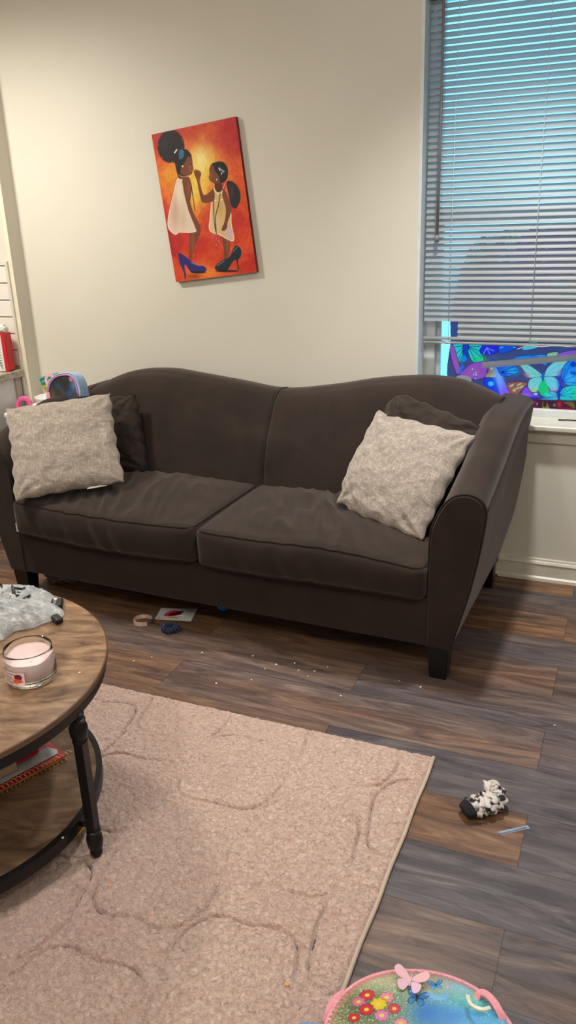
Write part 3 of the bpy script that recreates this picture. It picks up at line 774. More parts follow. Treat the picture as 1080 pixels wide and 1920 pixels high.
# ================================================================== PILLOWS
def pillow(name, loc, rot, s, t, m, label, seed, pipe=False, ears=.05, sx=1.0, wr=1.0, cut=None, rc=.02):
    n = 90
    u = np.linspace(-1, 1, n); U, W = np.meshgrid(u, u)
    def shape(U, W, sd):
        x = s/2*U*sx; z = s/2*W
        pin = ears*(1-np.abs(W)**2.2); x = x*(1-pin*np.abs(U)**3)
        pin2 = ears*(1-np.abs(U)**2.2); z = z*(1-pin2*np.abs(W)**3)
        cc_ = 1-rc*(np.abs(U)*np.abs(W))**5; x = x*cc_; z = z*cc_
        # scalloped hem
        e1 = .0035*np.sin(W*17+seed)*np.abs(U)**12; e2 = .0035*np.sin(U*15+seed*2)*np.abs(W)**12
        x = x+np.sign(U)*e1; z = z+np.sign(W)*e2
        e = ((1-np.abs(U)**2.2).clip(0)*(1-np.abs(W)**2.2).clip(0))**.52
        y = sd*t/2*e
        q_ = np.maximum(np.abs(U), np.abs(W))
        nz = fbm(U*3.1+seed*9+40, W*3.1+40, seed)-.47; nz2 = fbm(U*7+W*3+seed*5+40, W*6+40, seed+3)-.47
        ridge = 1-np.abs(vnoise(U*5+W*4+seed+30, W*4-U*2+30, seed+8)*2-1)
        y = y+sd*(.020*nz+.010*nz2+.007*(ridge**3)*q_**2)*wr*np.clip(e*1.6, 0, 1)
        # folds reaching in from the corners
        for cx_, cz__ in ((-1, -1), (1, -1), (-1, 1), (1, 1)):
            dx = (U-cx_); dz = (W-cz__); r_ = np.hypot(dx, dz); a_ = np.arctan2(dz, dx)
            y = y+sd*.0045*wr*np.sin(a_*11+seed+cx_)*np.exp(-((r_-.32)/.25)**2)*np.clip(e*2, 0, 1)
        if cut is not None:   # a slumped corner
            cu_, cw_, am = cut; d = np.exp(-(((U-cu_)/.5)**2+((W-cw_)/.5)**2)); x = x-cu_*am*d; z = z-cw_*am*d
        return np.stack([x, y, z], -1)
    A = shape(U, W, -1.); B = shape(U, W, 1.)
    V = np.concatenate([A.reshape(-1, 3), B.reshape(-1, 3)]); f = grid_faces(n, n)
    F = np.concatenate([f, f[:, ::-1]+n*n])
    border = [i for i in range(n)]+[n*i+n-1 for i in range(1, n)]+[n*(n-1)+i for i in range(n-2, -1, -1)]+[n*i for i in range(n-2, 0, -1)]
    # weld the rims
    me = bpy.data.meshes.new('t')
    remap = np.arange(2*n*n); 
    for i in border: remap[i+n*n] = i
    F = remap[F]
    F = F[[len(set(q_)) == 4 for q_ in F.tolist()]]
    root = empty(name, loc, rot)
    c = np_mesh('cover', V, F, m, root)
    if pipe:
        pts = [A.reshape(-1, 3)[i] for i in border]
        tube('piping', [tuple(p_) for p_ in pts], .0045, m_pipe, root, 6, True)
    tag(root, label, 'pillow')
    return root
R_ = math.radians
gp = pillow('throw_pillow', (-2.035, -.692, .622), (R_(-46), R_(-4.5), R_(35)), .425, .13, m_linen, 'light grey woven throw pillow standing on the left seat cushion', 2)
pillow('throw_pillow', (-.715, -.565, .592), (R_(-42), R_(4), R_(-20)), .415, .125, m_linen, 'light grey woven throw pillow slumped against the right arm', 5, cut=(-1, -1, .03))
pillow('velvet_pillow', (-2.068, -.415, .575), (R_(-12), R_(-10), R_(6)), .335, .12, m_velvet2, 'dark brown velvet pillow behind the left grey pillow', 3, True, .03, sx=1.24, rc=.07)
pillow('velvet_pillow', (-.672, -.445, .612), (R_(-20), R_(16), R_(-12)), .385, .12, m_velvet2, 'dark brown velvet pillow leaning behind the right grey pillow', 9, True, .03, sx=1.05, wr=1.3, rc=.12)
box('care_tag', (.10, .004, -.206), (.075, .0015, .008), m_tag, gp, .0004)

# ================================================================== PAINTING
pa = empty('canvas_painting', (-1.7035, -.001, 1.496), (0, -math.radians(0), 0))
tag(pa, 'red and gold canvas painting of two girls in large heels hanging crooked above the sofa', 'painting')
cTL, cTR, cBR, cBL = [np.array(q_) for q_ in [(-1.9243, 1.7667), (-1.5341, 1.8112), (-1.485, 1.2238), (-1.8675, 1.1838)]]
ctr = (cTL+cTR+cBR+cBL)/4
ang = math.radians(5.9); cw, ch = .390, .588
# rectangle grid in canvas-local metres
nx, ny = 260, 390
gu = np.linspace(-cw/2, cw/2, nx); gw = np.linspace(-ch/2, ch/2, ny); GU, GW = np.meshgrid(gu, gw)
Hc_ = homog([(-cw/2, ch/2), (cw/2, ch/2), (cw/2, -ch/2), (-cw/2, -ch/2)], [(115, 240), (830, 78), (985, 1395), (315, 1480)])
w_ = Hc_[2, 0]*GU+Hc_[2, 1]*GW+Hc_[2, 2]; PX = (Hc_[0, 0]*GU+Hc_[0, 1]*GW+Hc_[0, 2])/w_; PY = (Hc_[1, 0]*GU+Hc_[1, 1]*GW+Hc_[1, 2])/w_
p = Paint(PX, PY, (190, 40, 34))
n = fbm(PX/130, PY/110, 11, 5); n2 = fbm(PX/60+9, PY/90+4, 23, 4)
p.blend(np.clip((n-.42)*5, 0, 1), (222, 84, 36), .75)
p.glow(540, 620, 250, 330, (238, 130, 40), .95)
p.blend(np.clip((n2-.45)*5, 0, 1)*np.exp(-(((PX-540)/300)**2+((PY-640)/380)**2)), (245, 170, 60), .8)
p.glow(540, 500, 150, 190, (240, 212, 90), 1.); p.glow(470, 700, 110, 160, (240, 205, 80), .9); p.glow(250, 600, 90, 110, (225, 165, 40), .7)
p.glow(530, 440, 60, 90, (250, 236, 170), .8)
p.glow(840, 200, 200, 180, (178, 30, 44), .8); p.glow(200, 200, 140, 70, (150, 28, 40), .7)
p.glow(560, 1400, 170, 70, (240, 140, 50), .9); p.glow(820, 1250, 60, 120, (225, 80, 40), .6); p.glow(640, 1000, 60, 260, (190, 40, 36), .7); p.glow(250, 1150, 100, 160, (150, 30, 40), .55)
p.c += ((fbm(PX/22, PY/30, 31, 3)-.45)*.12)[..., None]
SK = (120, 66, 44); SKd = (84, 44, 34); SKl = (158, 92, 60); HR = (34, 28, 30)
# left girl
p.ell(280, 340, 104, 132, HR, 1, .1, .25); p.glow(230, 320, 40, 60, (52, 44, 44), .7)
for k in range(60):
    a = rn.uniform(0, 2*pi); p.ell(280+100*math.cos(a), 340+128*math.sin(a), 14, 14, HR, .8, 0, .5)
p.poly([(440, 1050), (520, 1030), (515, 1090), (470, 1190), (445, 1310), (480, 1330), (430, 1310), (425, 1200), (430, 1100)], SK); p.glow(455, 1150, 14, 90, SKl, .6)
p.poly([(340, 600), (400, 590), (440, 620), (450, 720), (440, 830), (490, 960), (520, 1020), (500, 1050), (470, 1030), (420, 900), (385, 780), (370, 680)], SK)
p.poly([(345, 610), (375, 615), (375, 680), (400, 770), (430, 900), (470, 1000), (490, 1050), (440, 1068), (345, 1068), (308, 1085), (252, 1022), (262, 900), (300, 740), (325, 640)], (226, 202, 178), 1, edge=(250, 235, 215), ew=5)
p.glow(310, 900, 40, 150, (186, 140, 120), .6); p.glow(380, 960, 30, 90, (200, 170, 140), .5); p.glow(345, 740, 26, 80, (240, 222, 190), .7)
p.poly([(375, 620), (410, 608), (440, 625), (452, 700), (440, 820), (478, 930), (515, 1000), (522, 1030), (495, 1060), (468, 1000), (425, 890), (392, 760), (376, 680)], SK); p.glow(425, 700, 14, 60, SKl, .6)
p.poly([(350, 520), (400, 520), (410, 600), (345, 612)], SKd)
p.poly([(330, 375), (400, 370), (450, 420), (460, 460), (462, 500), (468, 530), (460, 545), (455, 570), (430, 588), (395, 585), (360, 560), (335, 500), (315, 440)], SK)
p.glow(440, 520, 16, 40, SKl, .8)
p.poly([(305, 400), (345, 362), (405, 362), (442, 395), (452, 425), (420, 430), (395, 480), (365, 520), (350, 600), (335, 590), (310, 480)], HR)
p.poly([(350, 375), (385, 372), (385, 430), (350, 450)], (60, 110, 150), .9); p.line([(310, 395), (328, 368)], (240, 240, 240), 10); p.line([(432, 492), (456, 496)], (40, 20, 20), 5)
p.ell(376, 510, 7, 7, (240, 235, 230)); p.line(catmull([(345, 585), (370, 600), (410, 596)], 5, False), (190, 120, 90), 8)
p.line(catmull([(450, 680), (460, 760), (478, 890)], 5, False), (40, 26, 30), 7, .9)
# right girl
p.poly([(745, 640), (800, 640), (850, 700), (860, 790), (820, 865), (780, 840), (760, 740)], (40, 34, 38)); p.glow(790, 720, 16, 60, (74, 66, 70), .6)
p.poly([(700, 1100), (760, 1110), (765, 1180), (750, 1290), (715, 1290), (712, 1200)], SK); p.glow(745, 1190, 8, 60, SKl, .7)
p.poly([(640, 700), (700, 690), (720, 760), (745, 870), (775, 900), (780, 1000), (798, 1130), (740, 1120), (690, 1090), (600, 1050), (604, 940), (620, 800)], (218, 178, 120), 1, edge=(250, 235, 200), ew=6)
p.glow(640, 1000, 30, 90, (235, 200, 175), .7); p.glow(760, 1070, 30, 50, (214, 178, 200), .9); p.glow(690, 860, 30, 80, (190, 150, 86), .5)
p.line(catmull([(640, 705), (665, 740), (700, 735), (705, 700)], 5, False), (240, 225, 190), 7); p.line([(640, 800), (720, 790)], (240, 220, 180), 5)
p.poly([(650, 630), (700, 640), (712, 700), (680, 730), (648, 705)], SKd)
p.poly([(615, 495), (650, 480), (690, 560), (700, 640), (640, 652), (606, 630), (596, 600), (604, 580), (600, 540)], SK); p.glow(615, 590, 12, 34, SKl, .7)
p.poly([(625, 490), (670, 468), (725, 475), (758, 530), (752, 610), (715, 650), (690, 640), (680, 590), (650, 550), (640, 510)], HR)
for a, c in (((680, 525), (725, 552)), ((700, 575), (715, 555)), ((685, 520), (690, 545))): p.line([a, c], (205, 210, 220), 7)
p.ell(662, 622, 6, 6, (240, 230, 225)); p.poly([(715, 650), (745, 645), (735, 700), (710, 710)], (200, 60, 50)); p.line([(735, 650), (715, 700)], (240, 180, 170), 5)
p.poly([(635, 700), (640, 790), (590, 818), (540, 815), (520, 760), (500, 650), (484, 600), (470, 550), (495, 538), (530, 560), (530, 590), (520, 640), (545, 740), (570, 752), (610, 720)], SK); p.glow(515, 640, 10, 60, SKl, .6)
p.line([(466, 545), (490, 552)], (220, 70, 60), 8)
p.poly([(715, 700), (745, 740), (780, 850), (778, 900), (750, 980), (742, 1030), (715, 1055), (698, 1040), (722, 980), (735, 900), (730, 840), (708, 760)], SK)
for q_ in ([(640, 740), (632, 830), (640, 1000), (655, 1080)], [(690, 740), (672, 850), (650, 930), (652, 1060)]): p.line(catmull(q_, 6, False), (70, 50, 30), 8, .85)
for k in range(10): p.ell(645+rn.uniform(0, 35), 1090+k*9, 5, 5, (225, 140, 120) if k % 2 else (90, 40, 40))
# shoes
for pts, cc in (([(335, 1250), (360, 1245), (420, 1290), (475, 1335), (540, 1345), (568, 1370), (560, 1390), (500, 1402), (440, 1398), (400, 1340), (385, 1350), (398, 1430), (390, 1462), (378, 1400), (345, 1320)], (44, 42, 110)),
                ([(640, 1350), (700, 1300), (760, 1270), (800, 1190), (830, 1178), (858, 1210), (855, 1270), (832, 1300), (838, 1370), (828, 1378), (815, 1300), (780, 1320), (740, 1385), (690, 1395), (645, 1375)], (24, 44, 48))):
    p.poly(pts, cc)
p.line([(440, 1320), (520, 1350)], (110, 110, 190), 8, .8); p.line([(660, 1345), (715, 1305)], (110, 150, 150), 7, .8); p.line([(790, 1230), (825, 1190)], (120, 160, 160), 6, .8)
p.ell(500, 1398, 64, 10, (24, 18, 30), .9); p.ell(740, 1388, 95, 10, (24, 20, 20), .9); p.glow(470, 1430, 60, 20, (90, 40, 20), .6)
V3 = np.stack([GU, np.zeros_like(GU), GW], -1)
m_pt = vcol_mat('oil_paint', .45, bs=.15, bscale=500)
pa.location = (ctr[0], -.0215, ctr[1]); pa.rotation_euler = (0, -ang, 0)
o = np_mesh('painted_face', V3, grid_faces(nx, ny), m_pt, pa, p.c)
m_cvs = mat('canvas_wrap', (92, 22, 24), .7, col2=(140, 34, 28), nscale=12)
box('stretcher', (0, .0105, 0), (cw, .020, ch), m_cvs, pa, .0008, 1)

# ================================================================== RUG
x0, x1, y0, y1 = -2.05, -.402, -2.80, -1.296
nx, ny = 530, 484
gx = np.linspace(x0, x1, nx); gy = np.linspace(y0, y1, ny); GX, GY = np.meshgrid(gx, gy)
gxx = GX+.016*(fbm(GX*9, GY*9, 5)-.47); gyy = GY+.016*(fbm(GX*9+7, GY*9, 6)-.47)
best = np.full(GX.shape, 9.); inner = np.zeros(GX.shape)
for ky in range(-9, 9):
    for kx in range(-6, 5):
        cx_ = -.895+.267*kx; cy_ = -1.54-.205*kx+.394*ky
        if cx_ < x0-.3 or not (y0-.3 < cy_ < y1+.3): continue
        dx = gxx-cx_; dy = gyy-cy_; th = np.arctan2(dy, dx)
        rho = (np.abs(dx/.142)**2.5+np.abs(dy/.150)**2.5)**.4+.06*np.sin(4*th+.9)-.03*np.cos(6*th)
        d = (rho-1)*.145; best = np.minimum(best, np.abs(d)); inner = np.maximum(inner, np.clip(-d/.004, 0, 1))
gro = np.exp(-(best/.0032)**2)*np.clip(fbm(GX*6+3, GY*6, 12)*4.2-1.35, .10, 1)
pile = .45*vnoise(GX*170, GY*170, 1)+.55*vnoise(GX*80+GY*45, GY*95, 2)
Z = .0120+.0008*inner+.0090*(pile-.5)+.003*(fbm(GX*12, GY*12, 4)-.5)-.014*gro
ed = np.minimum(np.minimum(GX-x0, x1-GX), np.minimum(GY-y0, y1-GY))
Z = np.where(ed < .010, .002+(Z-.002)*np.clip(ed/.010, 0, 1)**.5, Z)
wob = .0025*(vnoise(GY*16, GX*0, 9)-.5)*np.clip(1-(x1-GX)/.05, 0, 1)
rug = np_mesh('rug', np.stack([GX+wob, GY+.014*(GX-x1)*-.9*0, Z], -1), grid_faces(nx, ny), m_rug)
tag(rug, 'blush pink plush rug with carved trellis pattern on the dark plank floor', 'rug')
# bound edge
bx = [(x1+.001+.0012*math.sin(k*.7), y0+(y1-y0)*k/60, .006) for k in range(61)]
tube('edge_binding', bx, .0055, mat('rug_binding', (178, 158, 142), .9), rug, 6)
rug.rotation_euler = (0, 0, 0)

# ================================================================== COFFEE TABLE
TC = (-1.503, -1.992)
tb_ = empty('coffee_table', (TC[0], TC[1], .012)); tag(tb_, 'round rustic wood coffee table with black metal frame and lower shelf on the rug', 'table')
TZ = .448     # local top height
lathe('tabletop', [(0.0, TZ-.016), (.448, TZ-.016), (.452, TZ-.013), (.453, TZ-.003), (.4505, TZ), (0, TZ)], m_wood, tb_, 128, cap=False)
lathe('edge_band', [(.4525, TZ-.0155), (.4545, TZ-.0145), (.4548, TZ-.0025), (.4525, TZ-.001)], m_edge, tb_, 128, cap=False)
weighted(tb_.children[0])
o = lathe('apron_ring', [(.425, TZ-.016), (.447, TZ-.016), (.447, TZ-.045), (.425, TZ-.045), (.425, TZ-.016)], m_iron, tb_, 128, cap=False); weighted(o)
o = lathe('shelf', [(0, .088), (.386, .088), (.388, .100), (0, .100)], m_wood2, tb_, 96, cap=False); weighted(o)
o = lathe('shelf_ring', [(.374, .070), (.402, .070), (.402, .101), (.388, .103), (.388, .086), (.374, .086), (.374, .070)], m_iron, tb_, 128, cap=False); weighted(o)
foot = [(0, 0), (.010, 0), (.013, .006), (.0155, .014), (.013, .022), (.016, .026), (.0185, .036), (.020, .050), (.0185, .062), (.015, .068), (.017, .072), (.017, .076), (.0135, .079)]
topb = [(.0135, .325), (.017, .328), (.018, .333), (.016, .338), (.0185, .342), (.0215, .356), (.021, .370), (.0165, .380), (.0185, .384), (.0185, .389), (.014, .392), (.014, .396), (.017, .399), (.017, .404), (.012, .408), (.012, TZ-.044)]
for k in range(3):
    a = math.radians(5.5+120*k); lx, ly = .436*math.cos(a), .436*math.sin(a)
    g1 = lathe_geo(foot, 20, lx, ly); g2 = lathe_geo(topb, 20, lx, ly)
    M = []; w2 = .0115
    for z in (.078, .327):
        for c_ in ((-1, -1), (1, -1), (1, 1), (-1, 1)):
            x = c_[0]*w2; y = c_[1]*w2; M.append((lx+x*math.cos(a)-y*math.sin(a), ly+x*math.sin(a)+y*math.cos(a), z))
    g3 = (M, [(0, 1, 5, 4), (1, 2, 6, 5), (2, 3, 7, 6), (3, 0, 4, 7), (0, 3, 2, 1), (4, 5, 6, 7)])
    lg = multi('leg', [g1, g2, g3], m_iron, tb_); weighted(lg)
    # stub that ties the leg to the shelf ring
    tube('bolt', [(.395*math.cos(a), .395*math.sin(a), .088), (.430*math.cos(a), .430*math.sin(a), .088)], .006, m_iron, lg, 8)

# candle
m_jar, nt, b = new_mat('clear_jar_glass')
b.inputs['Base Color'].default_value = (1, 1, 1, 1); b.inputs['Roughness'].default_value = .02; b.inputs['Transmission Weight'].default_value = 1; b.inputs['IOR'].default_value = 1.46
m_wax = mat('pink_wax', (246, 214, 210), .45, col2=(250, 222, 216)); 
m_wax.node_tree.nodes['Principled BSDF'].inputs['Subsurface Weight'].default_value = .25
m_wax.node_tree.nodes['Principled BSDF'].inputs['Subsurface Radius'].default_value = (.01, .006, .005)
TT = .460
cd = empty('candle_jar', (-1.207, -1.921, TT+.0005)); tag(cd, 'pink wax candle in a clear glass jar near the edge of the round table', 'candle')
cd.scale = (1, 1, 1.08)
lathe('glass_jar', [(0, 0), (.046, 0), (.052, .003), (.0575, .012), (.0585, .022), (.0585, .052), (.0572, .060), (.0545, .066), (.0545, .074), (.0535, .076), (.052, .074), (.052, .066), (.0548, .060), (.0562, .052), (.0562, .022), (.053, .014), (.040, .010), (0, .009)], m_jar, cd, 64, cap=False)
K = 48; V = []; F = []
def waxz(r, a):
    e = .050+.004*math.sin(3*a+1)+.003*math.sin(7*a)
    k = r/.0552
    return e*.0+ .041+(.017+.003*math.sin(3*a+1)+.002*math.sin(5*a))*max(0, (k-.45)/.55)**1.5+.001*math.sin(k*8+a)
rs = np.linspace(0, .0552, 14)
for r_ in rs:
    for j in range(K):
        a = 2*pi*j/K; V.append((r_*math.cos(a), r_*math.sin(a), waxz(r_, a)))
for z_, r_ in ((.030, .0554), (.020, .0552), (.0150, .052), (.0115, .040)):
    for j in range(K): a = 2*pi*j/K; V.append((r_*math.cos(a), r_*math.sin(a), z_))
R = len(V)//K
for i in range(R-1):
    for j in range(K): F.append((i*K+j, i*K+(j+1) % K, (i+1)*K+(j+1) % K, (i+1)*K+j))
F.append(tuple((R-1)*K+j for j in range(K)))
pyd('wax', V, F, m_wax, cd)
tube('wick', [(.004, 0, .041), (.005, .001, .047)], .0012, m_black, cd, 6)
# label on the jar, facing left of the camera
nx, ny = 90, 60
ta = np.linspace(-2.14, -1.08, nx); tz = np.linspace(.014, .045, ny); TA, TZ2 = np.meshgrid(ta, tz)
U_ = (TA+2.14)/1.06*100; W_ = (1-(TZ2-.014)/.031)*100
p = Paint(U_, W_, (238, 208, 206))
for y_, x_ in ((14, 62), (34, 48), (46, 55), (58, 40), (72, 58), (84, 50)): p.line([(10, y_), (x_, y_+4)], (60, 40, 46), 5)
p.ell(76, 34, 15, 22, (110, 24, 48)); p.ell(72, 66, 18, 20, (228, 90, 52), 1, .4); p.glow(66, 74, 9, 9, (245, 150, 80), .8); p.ell(84, 84, 12, 8, (240, 240, 240))
r_ = .0590
o = np_mesh('label', np.stack([r_*np.cos(TA), r_*np.sin(TA), TZ2], -1), grid_faces(nx, ny), vcol_mat('printed_label', .4), cd, p.c); o['label'] = 'printed paper label with a fruit picture'

# plastic bag -----------------------------------------------------
bag = empty('plastic_bag', (-1.571, -1.73, TT+.001), (0, 0, R_(18)))
tag(bag, 'crumpled translucent white plastic bag with black letters on the round table', 'bag')
n = 190
u = np.linspace(-1, 1, n); U, W = np.meshgrid(u, u)
rad = np.sqrt(U**2+W**2); angm = np.arctan2(W, U)
sq = np.maximum(np.abs(U), np.abs(W)); rn_ = np.where(rad > 0, sq/np.maximum(rad, 1e-6), 1)
DX = U*rn_; DY = W*rn_; rr = np.sqrt(DX**2+DY**2)
edge = 1+.10*np.sin(3*angm+.6)+.05*np.sin(7*angm+2)+.03*np.sin(13*angm)
ridge = lambda a, s: 1-np.abs(vnoise(a[0], a[1], s)*2-1)
X_ = DX*.225*edge; Y_ = DY*.165*edge
hn = ridge((DX*3.1+20, DY*3.1+20), 41)**2*.030+ridge((DX*6.3+DY*2+20, DY*6.5+20), 42)**2*.016+ridge((DX*11+20, DY*10-DX*4+20), 43)**3*.009+ridge((DX*23+20, DY*19+DX*6+20), 48)**3*.006+fbm(DX*2+9, DY*2+9, 44)*.03
calm = 1-.85*np.exp(-(((DX-.62)/.38)**2+((DY-.15)/.32)**2)); hn = hn*calm+.012*(1-calm)
Z_ = (np.clip(1-rr**3.2, 0, 1)**.6)*(.026+hn*.8)
X_ += (vnoise(DX*7+4, DY*7+4, 45)-.5)*.012; Y_ += (vnoise(DX*7+14, DY*7+4, 46)-.5)*.012
Hb = homog([(-1, -1), (1, -1), (1, 1), (-1, 1)], [(0, 100), (100, 100), (100, 0), (0, 0)])
p = Paint(DX*50+50, 50-DY*50, (250, 250, 250))
p.blend(np.clip((fbm(DX*5+3, DY*5+3, 47)-.45)*4, 0, 1), (200, 206, 214), .5); p.glow(48, 55, 14, 12, (236, 224, 190), .5)
BK = (22, 22, 24)
p.X = (152.6*DX+57.9*DY-60.5+16.2*DX*DY+14.1*DX**2-35.7*DY**2)*8.31; p.Y = (-60.6*DX-55.2*DY+56.6+11.5*DX*DY+75.8*DX**2+16.6*DY**2)*8.31
far_ = (DX < .05) | (DY < -.65) | (DY > .85); p.X = np.where(far_, -999., p.X)
def blk(pts): p.poly(pts, BK, 1, sm=False)
# printed capitals I E N and smaller marks below
blk([(5, 222), (70, 180), (112, 186), (48, 228)])
blk([(150, 248), (205, 196), (388, 214), (366, 238), (238, 220), (208, 250), (338, 268), (326, 292)]); blk([(232, 236), (246, 226), (300, 236), (288, 250)])
blk([(410, 318), (482, 270), (530, 296), (508, 330), (480, 300), (446, 326)]); blk([(535, 352), (560, 340), (606, 374), (596, 386)])
p.line(catmull([(-20, 290), (20, 262), (120, 268), (200, 300), (280, 345), (370, 365)], 5, False), BK, 6, .85)
p.line([(40, 542), (80, 508), (78, 545)], BK, 8); p.line([(54, 532), (80, 530)], BK, 6); p.line([(-6, 540), (22, 508)], BK, 8)
m_bag, nt, b = new_mat('translucent_polythene')
a_ = N(nt, 'ShaderNodeVertexColor'); a_.layer_name = 'paint'; L(nt, a_.outputs[0], b.inputs['Base Color'])
b.inputs['Roughness'].default_value = .14; b.inputs['Specular IOR Level'].default_value = .8; b.inputs['Coat Weight'].default_value = .3
trp = N(nt, 'ShaderNodeBsdfTranslucent'); L(nt, a_.outputs[0], trp.inputs['Color'])
tpp = N(nt, 'ShaderNodeBsdfTransparent')
m1 = N(nt, 'ShaderNodeMixShader'); m1.inputs[0].default_value = .12; L(nt, b.outputs[0], m1.inputs[1]); L(nt, trp.outputs[0], m1.inputs[2])
lum = N(nt, 'ShaderNodeRGBToBW'); L(nt, a_.outputs[0], lum.inputs[0])
m2 = N(nt, 'ShaderNodeMixShader'); L(nt, mathn(nt, 'MULTIPLY', lum.outputs[0], .12), m2.inputs[0]); L(nt, m1.outputs[0], m2.inputs[1]); L(nt, tpp.outputs[0], m2.inputs[2])
L(nt, m2.outputs[0], nt.nodes['Material Output'].inputs['Surface'])
bump(nt, b, noise_tex(nt, obj_vec(nt), 26, 5, .7, 2.5), 1., .022)
o = np_mesh('bag_film', np.stack([X_, Y_, Z_+.001], -1), grid_faces(n, n), m_bag, bag, p.c)

def remote(name, loc, rz, label):
    r = empty(name, loc, (0, 0, rz))
    box('body', (0, 0, .009), (.045, .17, .018), m_black, r, .005, 3)
    mb = mat('white_button', (225, 225, 225), .4)
    for i in range(3):
        for j in range(6): 
            bmx = lathe('button', [(0, .0205), (.0042, .0205), (.005, .0185), (.005, .0175)], mb if (i+j) % 3 == 0 else m_grey, r, 12, -.013+.013*i, .065-.018*j, cap=False)
    tag(r, label, 'remote control'); return r
m_grey = mat('grey_button', (120, 120, 124), .5)
remote('remote_control', (-1.442, -1.640, TT), R_(-58), 'black remote control with round buttons poking out from under the plastic bag')
gl = empty('glasses_case', (-1.338, -1.668, TT), (0, 0, R_(-30)))
gl_b = box('lid', (0, 0, .008), (.06, .022, .015), m_black, gl, .006, 3); box('hinge', (0, .011, .008), (.04, .004, .004), m_iron, gl, .001)
tag(gl, 'small black plastic thing under the right edge of the bag', 'plastic case')

# things on the lower shelf ----------------------------------------
SZ = .012+.1015
m_redp = mat('red_glossy_card', (196, 30, 44), .25, col2=(168, 20, 36), nscale=8); m_page = mat('paper_pages', (220, 216, 205), .8, col2=(198, 190, 176), nscale=60)
def BK_(a_, c_): return (-1.329+a_*.370-c_*.929, -1.897+a_*.929+c_*.370)
bk = empty('spiral_notebook', (*BK_(0, 0), SZ), (0, 0, R_(68.3)))
box('cover', (0, 0.085, .010), (.265, .18, .0025), m_redp, bk, .0008); box('pages', (0, .087, .0045), (.255, .172, .009), m_page, bk, .001)
geos = []
for k in range(22):
    x = -.125+.25*k/21; geos.append(tube_geo([(x+.0018*t, -.005+.0105*math.cos(a), .0105+.0105*math.sin(a)) for t, a in enumerate(np.linspace(-2.6, 2.4, 12))], .0011, 5))
m_coil = mat('cream_wire_coil', (228, 196, 150), .35, .2)
ssp = multi('spiral_coil', geos, m_coil, bk); ssp['label'] = 'gold coloured wire spiral'
box('spine_card', (0, .004, .006), (.262, .014, .010), mat('mustard_card', (150, 92, 40), .6, col2=(200, 150, 60), nscale=40), bk, .002)
tag(bk, 'red spiral bound workbook with a gold coil lying on the lower shelf of the table', 'notebook')
pf = prism('paper_sheet', [(0, 0), (.255, .006), (.262, .020), (.250, .050), (.12, .055), (0, .06)], 2, 0, .0012, m_paperw := mat('white_paper', (214, 218, 224), .6, col2=(176, 196, 206), nscale=30))
pf.location = (*BK_(-.135, .012), SZ+.0125); pf.rotation_euler = (0, 0, R_(68)); tag(pf, 'white and pale blue paper strip lying on the red workbook', 'paper')
rb = empty('red_pouch', (*BK_(-.01, .105), SZ+.014), (0, 0, R_(68.3)))
V, F = cbox(.20, .14, .055, .02, 16, 12, 6, lambda P: P*np.array([1, 1, 1])+np.stack([0*P[:, 0], 0*P[:, 0], .006*np.sin(P[:, 0]*40)*(P[:, 2] > 0)], -1))
np_mesh('pouch_body', V+np.array([.0, .0, .028]), F, mat('clear_red_vinyl', (178, 16, 40), .12, col2=(150, 10, 34), nscale=10, coat=.6), rb)
box('beige_panel', (-.045, -.073, .028), (.135, .008, .052), mat('beige_card', (176, 150, 122), .6), rb, .004)
tag(rb, 'shiny red vinyl pouch with a beige end on the lower shelf workbook', 'pouch')
ye = box('toy_block', (-1.175, -1.90, .026), (.05, .035, .022), mat('yellow_plastic', (222, 180, 40), .4), None, .005, 3); tag(ye, 'yellow plastic block on the rug under the table shelf', 'toy'); ye.rotation_euler = (0, 0, 0)

# ================================================================== FLOOR ITEMS
# sock
m_sock = None
n = 110
u = np.linspace(0, 1, n); a = np.linspace(0, 2*pi, 60); UU, AA = np.meshgrid(u, a)
path = np.array(catmull([(-.058, -.012, .017), (-.040, -.006, .022), (-.012, .004, .023), (.018, .012, .024), (.036, .026, .028), (.030, .048, .036), (.012, .050, .034)], 20, False))
ti = np.linspace(0, len(path)-1, n).astype(int); pc = path[ti]; tg = np.gradient(pc, axis=0); tg /= np.linalg.norm(tg, axis=1)[:, None]
sd_ = np.cross(tg, [0, 0, 1.]); sd_ /= np.linalg.norm(sd_, axis=1)[:, None]; upv = np.cross(sd_, tg)
rw = np.interp(u, [0, .05, .2, .5, .75, 1], [.004, .024, .031, .034, .026, .024]); rh = np.interp(u, [0, .05, .2, .5, .75, 1], [.004, .014, .018, .021, .017, .016])
wr = 1+.14*np.sin(UU*60+np.sin(AA*3)*1.5)*(UU > .22)+.10*(vnoise(UU*26, AA*3, 5)-.5)
P3 = pc[None]+(np.cos(AA)*rw[None]*wr)[..., None]*sd_[None]+(np.sin(AA)*rh[None]*wr)[..., None]*upv[None]
P3[..., 2] = np.maximum(P3[..., 2], .001)
p = Paint(UU*100, AA*16, (206, 196, 190))
nn = fbm(UU*13, AA*2.6, 61, 3); p.blend(np.clip((nn-.47)*14, 0, 1), (30, 26, 30), 1); nn = fbm(UU*9+5, AA*2+5, 66, 3); p.blend(np.clip((nn-.58)*14, 0, 1), (120, 140, 134), .7)
p.blend(np.clip((.20-UU)*60, 0, 1), (20, 18, 20), 1); p.blend(np.clip((UU-.80)*40, 0, 1)*(nn < .55), (208, 198, 188), .9)
sk = empty('sock', (-.232, -1.465, 0), (0, 0, R_(24)))
np_mesh('sock_fabric', P3, grid_faces(n, 60), vcol_mat('patterned_knit', .95, bs=.4, bscale=400), sk, p.c)
tag(sk, 'crumpled black and white patterned sock with black toe on the plank floor', 'sock')
m_clear = mat('clear_plastic', (190, 205, 225), .12, trans=.5, alpha=.8)
